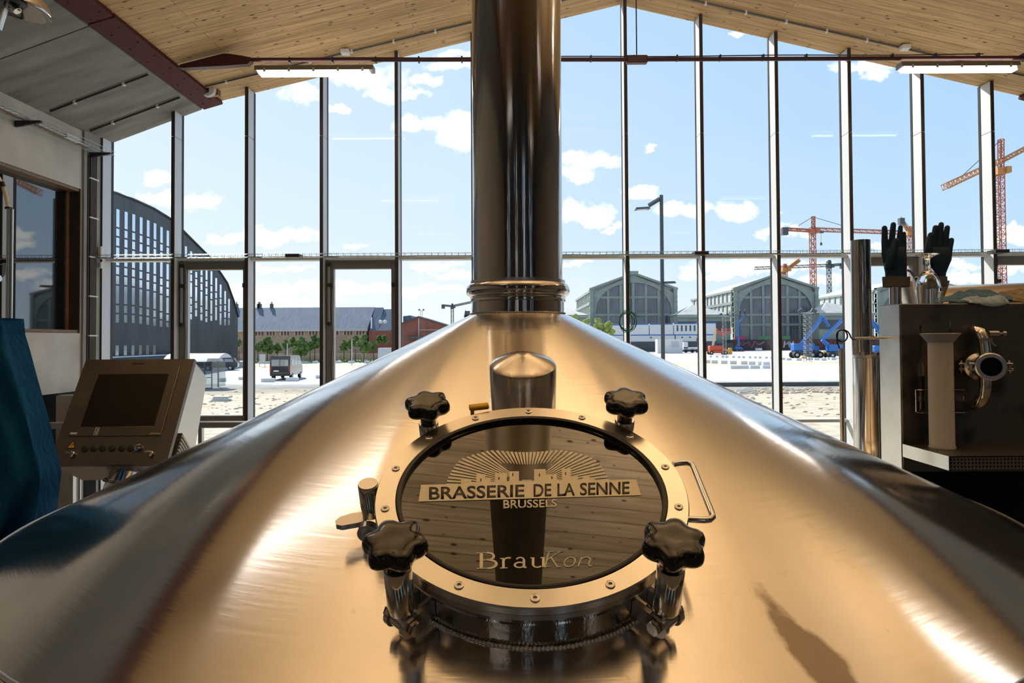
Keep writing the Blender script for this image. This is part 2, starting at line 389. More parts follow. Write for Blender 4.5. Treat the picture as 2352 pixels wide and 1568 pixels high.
def brushed(name, col, rough, aniso, rot, spots=True, axis='Z', stain=False, scratch=(6, 6, 220)):
    m = mat(name, col, rough, 1.0, aniso=aniso); N, L, b = nodes(m)
    tg = N.new('ShaderNodeTangent'); tg.direction_type = 'RADIAL'; tg.axis = axis; L.new(tg.outputs[0], b.inputs['Tangent']); b.inputs['Anisotropic Rotation'].default_value = rot
    tc = N.new('ShaderNodeTexCoord')
    n = N.new('ShaderNodeTexNoise'); n.inputs['Scale'].default_value = 3.0; n.inputs['Detail'].default_value = 8; L.new(tc.outputs['Object'], n.inputs['Vector'])
    mr = N.new('ShaderNodeMapRange'); mr.inputs['To Min'].default_value = rough * .82; mr.inputs['To Max'].default_value = rough * 1.25; L.new(n.outputs['Fac'], mr.inputs[0]); L.new(mr.outputs[0], b.inputs['Roughness'])
    cur = None
    if spots:
        mp = N.new('ShaderNodeMapping'); mp.inputs['Scale'].default_value = (1, 1, .6); L.new(tc.outputs['Object'], mp.inputs[0])
        n2 = N.new('ShaderNodeTexNoise'); n2.inputs['Scale'].default_value = 42; n2.inputs['Detail'].default_value = 9; n2.inputs['Roughness'].default_value = .7; L.new(mp.outputs[0], n2.inputs['Vector'])
        r = N.new('ShaderNodeValToRGB'); r.color_ramp.elements[0].position = .62; r.color_ramp.elements[0].color = (*col, 1); r.color_ramp.elements[1].position = .76; r.color_ramp.elements[1].color = (col[0] * .72, col[1] * .68, col[2] * .62, 1)
        L.new(n2.outputs['Fac'], r.inputs[0]); cur = r.outputs[0]
        L.new(cur, b.inputs['Base Color'])
    # fine brushing
    mp2 = N.new('ShaderNodeMapping'); mp2.inputs['Scale'].default_value = scratch; L.new(tc.outputs['Object'], mp2.inputs[0])
    n3 = N.new('ShaderNodeTexNoise'); n3.inputs['Scale'].default_value = 1.0; n3.inputs['Detail'].default_value = 3; L.new(mp2.outputs[0], n3.inputs['Vector'])
    bp = N.new('ShaderNodeBump'); bp.inputs['Strength'].default_value = .06; bp.inputs['Distance'].default_value = .004; L.new(n3.outputs['Fac'], bp.inputs['Height']); L.new(bp.outputs[0], b.inputs['Normal'])
    if stain:
        # a brown dried run on the metal, right of the hatch, with a ragged outline
        vs = N.new('ShaderNodeVectorMath'); vs.operation = 'SUBTRACT'; vs.inputs[1].default_value = stain[0]; L.new(tc.outputs['Object'], vs.inputs[0])
        nz = N.new('ShaderNodeTexNoise'); nz.inputs['Scale'].default_value = 14; nz.inputs['Detail'].default_value = 6; L.new(tc.outputs['Object'], nz.inputs['Vector'])
        rt = N.new('ShaderNodeVectorRotate'); rt.rotation_type = 'Z_AXIS'; rt.inputs['Angle'].default_value = stain[2]; L.new(vs.outputs[0], rt.inputs['Vector'])
        ml = N.new('ShaderNodeVectorMath'); ml.operation = 'MULTIPLY'; ml.inputs[1].default_value = stain[1]; L.new(rt.outputs[0], ml.inputs[0])
        ln = N.new('ShaderNodeVectorMath'); ln.operation = 'LENGTH'; L.new(ml.outputs[0], ln.inputs[0])
        a = N.new('ShaderNodeMath'); a.operation = 'MULTIPLY_ADD'; L.new(nz.outputs['Fac'], a.inputs[0]); a.inputs[1].default_value = 1.6; a.inputs[2].default_value = .25
        s = N.new('ShaderNodeMath'); s.operation = 'SUBTRACT'; L.new(a.outputs[0], s.inputs[0]); L.new(ln.outputs['Value'], s.inputs[1])
        k = N.new('ShaderNodeMath'); k.operation = 'MULTIPLY'; k.use_clamp = True; k.inputs[1].default_value = 4.0; L.new(s.outputs[0], k.inputs[0])
        k2 = N.new('ShaderNodeMath'); k2.operation = 'MULTIPLY'; k2.inputs[1].default_value = .72; L.new(k.outputs[0], k2.inputs[0])
        x = N.new('ShaderNodeMixRGB'); L.new(k2.outputs[0], x.inputs[0]); L.new(cur, x.inputs[1]); x.inputs[2].default_value = (.14, .075, .03, 1); L.new(x.outputs[0], b.inputs['Base Color'])
    return m
TX, TY = P(1189, 600, 2.0).x, 2.0      # axis of the kettle
M_LID = brushed('brushed_kettle_steel', (.83, .80, .765), .15, .86, .25, stain=((.385, -1.125, 3.48), (30, 8.5, 0), R(-19.5)))
M_PIPE = brushed('brushed_pipe_steel', (.50, .47, .445), .10, .5, .25, spots=False, scratch=(220, 220, 3))
M_SS = mat('stainless', (.56, .54, .52), .27, 1.0)
M_SSP = mat('polished_stainless', (.62, .60, .57), .12, 1.0)
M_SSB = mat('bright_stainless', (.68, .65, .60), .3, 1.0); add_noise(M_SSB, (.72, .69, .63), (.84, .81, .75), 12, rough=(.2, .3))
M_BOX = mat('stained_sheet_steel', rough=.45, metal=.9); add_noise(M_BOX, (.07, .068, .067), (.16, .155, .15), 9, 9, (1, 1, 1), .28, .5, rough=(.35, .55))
M_CAB = mat('dark_reflection_steel', rough=.36, metal=.95); add_noise(M_CAB, (.13, .122, .115), (.18, .17, .16), 5, 8, (1, 1, 1), .3, .7, rough=(.3, .42))  # same steel as the enclosure, its dark reflection put into the colour

# ================================================================== ROOM SHELL
YG = 11.27; YF = 11.0; YE = 11.3; YB = -9.0
XR = (1430 - 1186) * YE / F; ZR = E + 775 * YE / F
SL, SC = .237, .37; HW = 6.81
def zr(x):
    d = abs(x - XR)
    return ZR - SL * min(d, HW) - (SC * (d - HW) if d > HW else 0)
XL = -6.75; XRT = 2 * XR - XL
ZP = E - 1.69        # the brewing platform
for (xa, xb) in ((XR - HW + .1, XR), (XR, XR + HW - .1)):
    b = MB(); b.prism([(xa, YB, zr(xa)), (xb, YB, zr(xb)), (xb, YB, zr(xb) + .2), (xa, YB, zr(xa) + .2)], (0, YE - YB, 0))
    struct('ceiling', b, M_WOOD, ('left' if xa < XR - 1 else 'right') + ' slope of the ceiling of knotty spruce boards')
for sgn, nm in ((-1, 'ceiling_left'), (1, 'ceiling_right')):
    xa = XR + sgn * (HW + .16); xb = XR + sgn * (XR - XL + .6)
    b = MB(); ys = [YB, -6.7, -3.7, -.7, 2.3, 5.27, 8.27, YE]
    for ya, yb in zip(ys, ys[1:]):
        b.prism([(xa, ya + .012, zr(xa) - .05), (xb, ya + .012, zr(xb) - .05), (xb, ya + .012, zr(xb) + .12), (xa, ya + .012, zr(xa) + .12)], (0, yb - ya - .024, 0))
    b.prism([(xa, YB, zr(xa) + .125), (xb, YB, zr(xb) + .125), (xb, YB, zr(xb) + .2), (xa, YB, zr(xa) + .2)], (0, YE - YB, 0))
    struct(nm, b, M_SOFF, 'sloping grey concrete ceiling panels')
# dark red beams between timber and concrete
for sgn in (-1, 1):
    x0 = XR + sgn * (HW - .18); x1 = XR + sgn * (HW + .13)
    b = MB(); 
    for ya, yb in ((YB, 8.2), (8.24, YE)):
        z0, z1 = zr(x0) - .06, zr(x1) - .06
        b.prism([(x0, ya, z0), (x1, ya, z1), (x1, ya, z1 + .03), (x0, ya, z0 + .03)], (0, yb - ya, 0))
        b.bx(x0 + sgn * .01, x0 + sgn * .03, ya, yb, z0 + .01, z0 + .2)
        b.bx(x1 - sgn * .03, x1 - sgn * .01, ya, yb, z1 + .01, z1 + .2)
    o = b.build('steel_beam', M_REDST)
    tag(o, 'dark red steel roof beam beside the concrete ceiling slabs' if sgn < 0 else 'dark red steel roof beam over the right luminaire end', 'beam', kind='structure')
    bb = MB()
    k = 0
    yy = 6.0
    while yy < 11.2:
        for t in (.25, .75):
            xx = x0 + (x1 - x0) * t; zz = zr(x0) + (zr(x1) - zr(x0)) * t - .06
            bb.cyl((xx, yy + (t - .5) * .2, zz - .012), (xx, yy + (t - .5) * .2, zz + .005), .011, seg=8)
        yy += .42
    bl = bb.build('bolt', M_DARK, parent=o)

# floors and walls
b = MB(); b.bx(XL - 2.5, XRT + 1, YB, YG, -.06, 0.004); struct('floor', b, M_FLOOR, 'grey lower hall floor')
b = MB(); b.bx(XL + .1, XRT - .3, YB + .2, .55, ZP - .12, ZP); b.bx(XL + .1, -1.5, .55, 4.75, ZP - .12, ZP); b.bx(1.5, XRT - .3, .55, 4.75, ZP - .12, ZP); b.bx(-1.5, 1.5, 3.5, 4.75, ZP - .12, ZP)
struct('floor_platform', b, M_FLOOR, 'raised brewing platform floor')
M_PANE_ = glass_pane('added_slit_glass', .8)
slits = ((-.62, -.30), (2.9, 3.5), (-4.6, -4.2), (7.0, 7.5))  # unseen slits added behind the camera to give the duct bright stripes
b = MB(); xe_ = XL - 3
for k, (xa, xb) in enumerate(sorted(slits)):
    b.bx(xe_, xa, YB - .3, YB, -.1, 10.2); b.bx(xa, xb, YB - .3, YB, -.1, ZP + .2); b.bx(xa, xb, YB - .3, YB, 7.4, 10.2); xe_ = xb
    w = MB(); w.bx(xa, xb, YB - .2, YB - .18, ZP + .2, 7.4); struct('window_%d' % (40 + k), w, M_PANE_, 'narrow upright slit added in the back wall to stripe the duct')  # window_40 and up are the added slits
b.bx(xe_, XRT + 1, YB - .3, YB, -.1, 10.2); struct('wall_back', b, M_BACK)
b = MB(); b.bx(XRT, XRT + .3, YB, YE, 0, 7.8); struct('wall_right', b, M_CONC)
# left wall with its window opening
wy1 = P(185, 600, 1).x; wy1 = XL / wy1 if wy1 else 10.5
WY0, WY1 = 6.6, wy1
WZ0, WZ1 = P(185, 765, WY1).z, P(185, 434, WY1).z
ZPAR = E - .745
b = MB()
T = .35
b.bx(XL - T, XL, YB, YE - .05, WZ1, zr(XL) + .1)
b.bx(XL - T, XL, YB, YE - .05, ZPAR, WZ0)
b.bx(XL - T, XL, WY1, YE - .05, WZ0, WZ1)
b.bx(XL - T, XL, YB, WY0, WZ0, WZ1)
struct('wall_left', b, M_CONCL, 'pale board-marked concrete upper wall')
b = MB()
ypa = XL / ray(188, 600).x; b.bx(XL - T, XL + .035, WY1 + .02, YE - .06, ZPAR - 3.0, zr(XL) - .02)
struct('wall_left_pier', b, M_CONC, 'concrete pier beside the glass facade')
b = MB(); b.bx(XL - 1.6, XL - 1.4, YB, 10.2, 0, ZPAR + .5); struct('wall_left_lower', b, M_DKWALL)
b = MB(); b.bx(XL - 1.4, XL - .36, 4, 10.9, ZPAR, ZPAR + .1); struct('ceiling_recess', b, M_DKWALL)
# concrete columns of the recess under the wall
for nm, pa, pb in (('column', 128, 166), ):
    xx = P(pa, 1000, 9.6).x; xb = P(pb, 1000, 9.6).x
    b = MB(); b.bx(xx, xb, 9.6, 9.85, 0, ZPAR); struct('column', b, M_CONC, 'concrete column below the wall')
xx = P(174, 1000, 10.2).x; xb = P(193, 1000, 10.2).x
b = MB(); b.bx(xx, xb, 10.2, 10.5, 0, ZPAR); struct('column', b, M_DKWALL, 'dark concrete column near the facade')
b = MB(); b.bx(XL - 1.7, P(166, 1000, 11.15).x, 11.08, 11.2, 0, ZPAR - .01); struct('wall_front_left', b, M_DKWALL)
# window in the left wall
w = thing('window_1', 'dark reflecting window in the left concrete wall with an oak frame', 'window', (XL - .2, (WY0 + WY1) / 2, WZ0), kind='structure')
b = MB(); r = .17
b.bx(XL - r - .06, XL - .01, WY1 - .012, WY1 + .0, WZ0, WZ1); b.build('reveal', M_REVEAL, w)
b = MB()
b.bx(XL - r - .05, XL - r, WY1 - .075, WY1 - .012, WZ0, WZ1); b.bx(XL - r - .05, XL - r, WY0, WY0 + .06, WZ0, WZ1)
b.bx(XL - r - .05, XL - .02, WY0, WY1, WZ1 - .045, WZ1 - .005); b.bx(XL - r - .05, XL - .02, WY0, WY1, WZ0 + .003, WZ0 + .05)
b.build('window_frame', M_WFRAME, w)
b = MB(); b.bx(XL - r - .04, XL - r - .02, WY0 + .05, WY1 - .07, WZ0 + .04, WZ1 - .04); b.build('pane', M_MIRR, w)

# ------------------------------------------------------------------ glass facade
MPX = [230, 396, 565.5, 738, 911, 1087, 1264, 1441, 1616, 1789.5, 1958, 2126, 2287, 2443, 2600, 2750]
MX = [P(p, 600, YF).x for p in MPX]
MX[0] = XL + .035
MX = [x for x in MX if x < XRT - .3] + [XRT - .05]
ZT = P(1200, 594, YG).z          # transom height
ZB = P(1200, 968, YG).z          # lower transom
ZS = P(1200, 308, YF).z          # splice of the mullions
for i, x in enumerate(MX):
    zt = min(zr(x - .03), zr(x + .03)) - .005
    m = MB(); m.bx(x - .026, x + .026, YF + .012, YG - .02, 0, ZS - .004); m.bx(x - .026, x + .026, YF + .012, YG - .02, ZS + .004, zt)
    o = struct('trim_%d' % (i + 1), m, M_MULL, 'tall grey aluminium fin between two glass bays', 'mullion')
    c = MB(); c.bx(x - .027, x + .027, YF, YF + .012, 0, ZS - .004); c.bx(x - .027, x + .027, YF, YF + .012, ZS + .004, zt); c.build('shade_strip', M_FINSHADE, o)  # dark strip paints the shade on the fin's room face
    c = MB(); c.bx(x - .034, x + .034, YG - .02, YG + .03, 0, zt); c.build('gasket', M_GASK, o)
VENT = {1: 1, 3: 1, 10: 1, 12: 1}
actuators = {}
for i in range(len(MX) - 1):
    x0, x1 = MX[i] + .034, MX[i + 1] - .034
    w = thing('window_%d' % (i + 2), 'tall clear glass bay of the gable facade', 'window', ((x0 + x1) / 2, YG, 0), kind='structure')
    za, zb_ = zr(x0) - .01, zr(x1) - .01
    g = MB()
    if x0 < XR < x1: poly = [(x0, YG, ZT + .03), (x1, YG, ZT + .03), (x1, YG, zb_), (XR, YG, zr(XR) - .01), (x0, YG, za)]
    else: poly = [(x0, YG, ZT + .03), (x1, YG, ZT + .03), (x1, YG, zb_), (x0, YG, za)]
    g.prism(poly, (0, .02, 0)); g.build('upper_pane', M_PANE, w)
    g = MB(); g.bx(x0, x1, YG - .16, YG + .02, ZT - .02, ZT + .028, .004); g.build('transom', M_MULL, w)
    g = MB(); g.bx(x0, x1, YG - .1, YG + .02, ZB - .03, ZB + .02, .004); g.build('lower_transom', M_MULL, w)
    g = MB(); g.bx(x0, x1, YG, YG + .02, .06, ZB - .03); g.build('lower_pane', M_PANE, w)
    if i in VENT:
        d = thing('door_%d' % (list(VENT).index(i) + 1), 'glazed opening sash with a wide dark grey frame', 'door', ((x0 + x1) / 2, YG, ZB), kind='structure')
        g = MB(); z0, z1 = ZB + .03, ZT - .03; fw = .105
        g.bx(x0, x0 + fw, YG - .11, YG + .02, z0, z1, .006); g.bx(x1 - fw * .8, x1, YG - .11, YG + .02, z0, z1, .006)
        g.bx(x0 + fw, x1 - fw * .8, YG - .11, YG + .02, z1 - .13, z1, .006); g.bx(x0 + fw, x1 - fw * .8, YG - .11, YG + .02, z0, z0 + .11, .006)
        g.build('sash_frame', M_VENT, d)
        g = MB(); g.bx(x0 + fw, x0 + fw + .012, YG - .06, YG + .02, z0 + .11, z1 - .13); g.bx(x0 + fw, x1 - fw * .8, YG - .06, YG + .02, z0 + .1, z0 + .118); g.build('glazing_bead', M_MULL, d)
        g = MB(); g.bx(x0 + fw, x1 - fw * .8, YG, YG + .02, z0 + .1, z1 - .12); g.build('pane', M_PANE, d)
        g = MB(); xa = x0 + .035
        g.bx(xa, xa + .035, YG - .16, YG - .115, z1 - 1.02, z1 - .08, .006); g.build('window_opener', M_GALV, d)
        g = MB(); g.bx(xa - .004, xa + .04, YG - .17, YG - .11, z1 - 1.06, z1 - 1.0); g.bx(xa - .004, xa + .04, YG - .17, YG - .11, z1 - .1, z1 - .04); g.bx(xa - .004, xa + .09, YG - .175, YG - .108, z1 - .43, z1 - .37, .004); g.bx(x1 - .075, x1 - .03, YG - .16, YG - .108, z1 - .43, z1 - .36, .004)
        g.build('opener_bracket', M_DARK, d)
        g = MB(); g.tube([(xa + .06 + .02 * math.sin(t * 2.2), YG - .125, z1 - .1 - t * .32) for t in [k * .5 for k in range(13)]], .004, 6); g.build('opener_cable', M_DARK, d)
    else:
        g = MB(); g.bx(x0, x1, YG, YG + .02, ZB + .02, ZT - .02); g.build('middle_pane', M_PANE, w)

# ------------------------------------------------------------------ cable tray along the transom
YT = 10.88
zt = P(1200, 588, YT).z
t = thing('cable_tray', 'long wire mesh cable tray running in front of the facade at the transom', 'cable tray', (0, YT, zt))
b = MB(); xa, xb = XL + .06, 8.6
for (dy, dz) in ((0, 0), (.05, 0), (.1, 0), (0, .05), (.1, .05)):
    b.cyl((xa, YT - .1 + dy, zt + dz), (xb, YT - .1 + dy, zt + dz), .003, seg=5)
x = xa
while x < xb:
    b.tube([(x, YT - .1, zt + .055), (x, YT - .1, zt), (x, YT, zt), (x, YT, zt + .055)], .0028, 4); x += .107
b.build('wire_mesh', M_WIRE, t)
b = MB()
for p, c in ((-.03, .006), (-.05, .007), (-.075, .005)):
    b.tube([(xa + k * .4, YT + p + .008 * math.sin(k * 1.7 + p * 99), zt + .008 + .004 * math.sin(k * 2.3 + p * 50)) for k in range(int((xb - xa) / .4))], c, 6)
b.build('green_cables', M_GREEN, t)['label'] = 'green cables'
b = MB()
for p in (676, 1608, 2292, -80): 
    xx = P(p, 585, YT).x
    if xx > XL: b.bx(xx - .11, xx + .11, YT - .11, YT + .1, zt - .005, zt + .045)
b.build('tray_coupler', M_DARK, t)
# coil of green cable hanging on the mullion
cx = P(1442, 740, YF).x
b = MB()
c0 = P(1440, 738, YF - .06)
pts = [(cx + .02, YF - .06, zt), (cx + .03, YF - .05, zt - .3), (cx + .045, YF - .05, c0.z + .3), (cx + .03, YF - .05, c0.z + .16)]
b.tube(pts, .006, 6)
for k in range(6):
    rx = .12 + .018 * math.sin(k * 2.1); rz = .15 + .02 * math.cos(k * 1.3)
    b.tube([(c0.x + .02 * math.sin(k * 2) + rx * math.cos(a), YF - .06 + .008 * k - .02, c0.z + .012 * math.cos(k * 3) + rz * math.sin(a)) for a in [j * PI / 14 for j in range(28)]], .0055, 6, closed=True)
b.tube([c0 + Vector((.02, 0, .15)), c0 + Vector((.12, 0, .13)), c0 + Vector((.2, 0, .07))], .006, 6)
tag(b.build('coiled_cable', M_GREEN, origin=(c0.x, c0.y, c0.z - .15)), 'coil of green cable hanging from the tray against a mullion', 'cable')

# ------------------------------------------------------------------ roof tie rods and luminaires
M_LUMH = mat('luminaire_housing', (.16, .14, .12), .4)
M_DIFF = mat('lamp_diffuser', (.9, .9, .88), .3, emit=(1, .95, .88), est=1.05)
def tie(Y, first):
    zt_ = E + 647 * 9.76 / F
    g = 'roof ties'
    t = thing('tie_rod', 'dark red roof tie rod spanning the hall in front of the facade' if first else 'dark red roof tie rod further inside the hall', 'tie rod', (XR, Y, zt_), kind='structure')
    b = MB(); b.cyl((XR - 5.6, Y, zt_ + .03), (XR - .12, Y, zt_), .03, seg=12); b.cyl((XR + .12, Y, zt_), (XR + 5.6, Y, zt_ - .01), .03, seg=12); b.build('rod', M_REDDK, t)
    b = MB(); b.bx(XR - .15, XR + .15, Y - .05, Y + .05, zt_ - .06, zt_ + .05, .01); b.build('turnbuckle', M_REDDK, t)
    b = MB(); b.cyl((XR, Y, zt_ + .05), (XR, Y, zr(XR) - .0), .009, seg=8); b.build('hanger_rod', M_DARK, t)
    for s in (-1, 1):
        pr = [P(px_, py_, 9.76) for px_, py_ in ((413, 157), (418, 151), (515, 126), (526, 126), (560, 131), (579, 135), (579, 143), (571, 150), (520, 154), (420, 159))]
        b = MB(); b.prism([(p_.x if s < 0 else 2 * XR - p_.x, Y - .05, p_.z) for p_ in pr], (0, .1, 0)); b.build('end_fork', M_REDDK, t)
    b = MB()
    k = XR - 5
    while k < XR + 5: b.box((k, Y, zt_ + .015), (.02, .07, .08)); k += .62
    b.tube([(XR - 5 + j * .5, Y, zt_ + .046 + .006 * math.sin(j)) for j in range(21)], .008, 6)
    b.build('cable', M_DARK, t)
    return zt_
ZTIE = tie(9.76, True)
for Y in (4.0, -2.0, -7.2): tie(Y, False)

lum0 = thing('luminaire', 'linear luminaire hung under the tie rod on the left', 'luminaire', (0, 0, 0), 'linear luminaires under the tie rods')
b = MB(); L_ = .85
b.prism([(-L_, -.07, .07), (-L_, .07, .07), (-L_, .085, .0), (-L_, -.085, .0)], (2 * L_, 0, 0)); b.build('housing', M_LUMH, lum0)
b = MB(); b.prism([(-L_ + .03, -.082, -.001), (-L_ + .03, .082, -.001), (-L_ + .06, .06, -.055), (-L_ + .06, -.06, -.055)], (2 * L_ - .09, 0, 0)); b.build('diffuser', M_DIFF, lum0)
b = MB()
for k in range(5):
    for s in (-1, 1): b.box((-L_ + .15 + k * .35, s * .088, .0), (.03, .01, .05))
b.build('clip', M_GALV, lum0)
b = MB(); b.cyl((-L_ + .2, 0, .07), (-L_ + .2, 0, .13), .006, seg=6); b.cyl((L_ - .2, 0, .07), (L_ - .2, 0, .13), .006, seg=6); b.build('hanger', M_WIRE, lum0)
ld = bpy.data.lights.new('luminaire_light', 'AREA'); ld.shape = 'RECTANGLE'; ld.size = 1.6; ld.size_y = .12; ld.energy = 12; ld.color = (1, .93, .84)
lu = bpy.data.lights.new('added_ceiling_light', 'AREA'); lu.shape = 'RECTANGLE'; lu.size = 1.6; lu.size_y = .1; lu.energy = 14; lu.color = (1, .92, .82)  # upward light added to brighten the ceiling; the diffusers face down
XLUM = 3.66 + .0
lms = []
for Y, e in ((9.76, .6), (4.0, .35), (-2.0, .12), (-7.2, .1)):
    for s in (-1, 1):
        o = lum0 if not lms else copy_tree(lum0); lms.append(o)
        cxp = P(724, 150, 9.76).x if s < 0 else P(2200, 155, 9.76).x
        o.location = (cxp, Y, ZTIE - .15)
        if Y == 9.76: o['label'] = 'linear luminaire under the tie rod, ' + ('by the concrete ceiling' if s < 0 else 'over the tall cranes')
        else: o['label'] = 'linear luminaire under an inner tie rod at %s side, %s row' % ('concrete ceiling' if s < 0 else 'crane view', {4.0: 'second', -2.0: 'third', -7.2: 'last'}[Y])
        for data, dz, rx in ((ld, -.075, 0), (lu, .20, PI)):  # lu is the added upward light
            d2 = data.copy(); d2.energy = data.energy * e * (.2 if data is lu and Y > 9 else 1)
            l = bpy.data.objects.new('luminaire_light', d2); COL.objects.link(l); l.location = (cxp, Y, ZTIE - .15 + dz); l.rotation_euler = (rx, 0, 0)
            if dz > 0: l.location.z = ZTIE - .15 + .085; l.location.y = Y - .0

# unseen bowl uplights, added above the frame to brighten ceiling and lid
up0 = thing('added_bowl_light', 'added steel bowl uplight', 'uplight', (0, 0, 0), 'added bowl uplights over the kettles')
b = MB(); b.lathe([(0, -.12), (.16, -.09), (.26, 0), (.25, 0), (.15, -.08), (0, -.105)], seg=32); b.build('added_bowl', M_LUMH, up0)
b = MB(); b.lathe([(.22, -.02), (0, -.02)], seg=32); b.build('added_lamp_glass', M_DIFF, up0)
b = MB(); b.cyl((.24, 0, 0), (.24, 0, 1.75), .006, seg=6); b.build('added_hanging_rod', M_DARK, up0)
ud = bpy.data.lights.new('uplight', 'AREA'); ud.shape = 'DISK'; ud.size = .46; ud.energy = 58; ud.color = (1, .98, .96)  # light of the added bowl uplights
for k, (x, y, e) in enumerate(((-1.5, 4.4, 1.1), (1.7, 4.8, 1.6), (5.4, 4.4, .8), (-1.5, .6, 1.2), (1.7, .6, 1.3), (5.4, .6, .6))):
    o = up0 if k == 0 else copy_tree(up0); zl = zr(x) - 1.9; o.location = (x, y, zl)
    o['label'] = 'added steel bowl uplight, ' + ('row near the facade' if y > 3 else 'row over the kettle') + ', ' + ('left', 'middle', 'right')[k % 3]
    d2 = ud.copy(); d2.energy = ud.energy * e; l = bpy.data.objects.new('uplight', d2); COL.objects.link(l); l.location = (x, y, zl + .02); l.rotation_euler = (PI, 0, 0)  # light inside the added bowl

# surface conduits on the ceiling
M_CONDU = mat('grey_conduit', (.10, .095, .09), .5)
def conduit(pts, label, off=.022, boxes=(), mt=None):
    b = MB(); b.tube([Vector((p[0], p[1], zr(p[0]) - off - (.05 if abs(p[0] - XR) > HW + .1 else 0))) for p in pts], .014, 6)
    o = b.build('conduit', mt or M_CONDU, origin=(pts[0][0], pts[0][1], zr(pts[0][0]) - off))
    tag(o, label, 'conduit')
    c = MB()
    for i in range(len(pts) - 1):
        a, q = Vector((*pts[i], 0)), Vector((*pts[i + 1], 0)); n = max(1, int((q - a).length / .62))
        for k in range(n):
            p = a.lerp(q, (k + .5) / n); z = zr(p.x) - (.05 if abs(p.x - XR) > HW + .1 else 0)
            c.box((p.x, p.y, z - off), (.03, .05, .055))
    c.build('clip', M_WHITE, parent=o)
    for (x, y) in boxes:
        c = MB(); c.box((x, y, zr(x) - .045), (.13, .13, .07), bev=.01); c.build('junction_box', M_WHITE, parent=o)
conduit([(XR - HW + .2, 10.62), (XR - .05, 10.62)], 'grey conduit along the left timber slope close to the facade', boxes=[(P(791, 118, 10.5).x, 10.55)])
conduit([(XR + .3, 10.62), (XR + HW - .2, 10.62)], 'grey conduit along the right timber slope close to the facade', boxes=[(P(2083, 122, 10.5).x, 10.55)])
conduit([(XR - HW - .2, 10.62), (XL + .1, 10.62)], 'dark conduit on the concrete ceiling nearest the facade', mt=M_DARK)
conduit([(XR - HW - .2, 9.7), (XL + .1, 9.7)], 'dark conduit on the concrete ceiling in line with the tie rod', mt=M_DARK)
# detector at the end of the beam
q = P(487, 212, 10.9)
t = thing('wall_sounder', 'white alarm sounder with a dark grille on a timber block at the beam end', 'alarm', q)
zc = zr(q.x)
b = MB(); b.box((q.x + .06, q.y, (q.z + zc) / 2 + .0), (.12, .1, zc - q.z + .12)); b.build('mounting_block', M_WFRAME, t)
b = MB(); b.lathe([(0, 0), (.1, 0), (.115, .03), (.1, .08), (.05, .1), (0, .1)], (q.x - .01, q.y - .05, q.z), 20, Matrix.Rotation(PI / 2, 4, 'X')); b.build('housing', M_WHITE, t)
b = MB(); b.box((q.x - .03, q.y - .156, q.z + .01), (.1, .02, .13), bev=.008); b.build('grille', M_DARK, t)

# ------------------------------------------------------------------ things on the left wall
# tray running along the wall
ztw = P(215, 345, 10.6).z
t = thing('wall_cable_tray', 'wire mesh cable tray on brackets along the left concrete wall', 'cable tray', (XL + .2, 8, ztw))
b = MB()
for dx in (.06, .12, .18, .24, .3):
    b.cyl((XL + dx, 3, ztw), (XL + dx, 10.95, ztw), .0035, seg=5)
for dx in (.06, .3): b.cyl((XL + dx, 3, ztw + .06), (XL + dx, 10.95, ztw + .06), .0035, seg=5)
y = 6.0
while y < 10.95:
    b.tube([(XL + .06, y, ztw + .06), (XL + .06, y, ztw), (XL + .3, y, ztw), (XL + .3, y, ztw + .06)], .003, 4); y += .1
b.build('wire_mesh', M_WIRE, t)
b = MB()
for y in (10.72, 9.15, 7.6):
    b.prism([(XL + .01, y - .02, ztw - .09), (XL + .01, y - .02, ztw - .005), (XL + .36, y - .02, ztw - .005), (XL + .36, y - .02, ztw - .03)], (0, .04, 0))
b.build('bracket', M_DARK, t)
for nm, mt, dx in (('green_cable', M_GREEN, .1), ('orange_cable', M_ORANGE_C, .14), ('grey_cable', M_GALV, .2)):
    b = MB(); b.tube([(XL + dx + .01 * math.sin(k * 1.3), 3 + k * .25, ztw + .012 + .006 * math.sin(k * 2.1 + dx * 40)) for k in range(31)], .008, 6); b.build(nm, mt, t)
b = MB(); q = P(162, 308, 9.9); b.box((XL + .18, 10.05, ztw + .03), (.06, .3, .07), bev=.004); b.build('ballast_box', M_WHITE, t)
# vertical ladder with grey cables
yl = 10.78
t = thing('cable_ladder', 'vertical bundle of grey cables strapped to the concrete pier', 'cable ladder', (XL + .06, yl, 0))
b = MB()
for k in range(5): b.cyl((XL + .06, yl - .07 + k * .035, ZPAR - .6), (XL + .06, yl - .07 + k * .035, ztw - .02), .011, seg=6)
b.build('cables', mat('grey_cable', (.14, .14, .14), .5), t)
b = MB(); b.bx(XL + .036, XL + .05, yl - .12, yl + .1, ZPAR - .6, ztw - .05); b.build('back_plate', M_DARK, t)
z = ZPAR - .4
while z < ztw - .1:
    b = MB(); b.bx(XL + .05, XL + .078, yl - .11, yl + .11, z, z + .02); b.build('strap', M_WHITE, t); z += .62
b = MB(); q = P(214, 578, 10.8); b.box((XL + .09, 10.93, q.z), (.06, .1, .2), bev=.01); b.box((XL + .09, 10.93, q.z - .2), (.05, .08, .1), bev=.006)
tag(b.build('socket_box', M_WHITE, origin=(XL + .09, 10.93, q.z - .25)), 'small white electrical box on the pier at the tray end', 'electrical box')

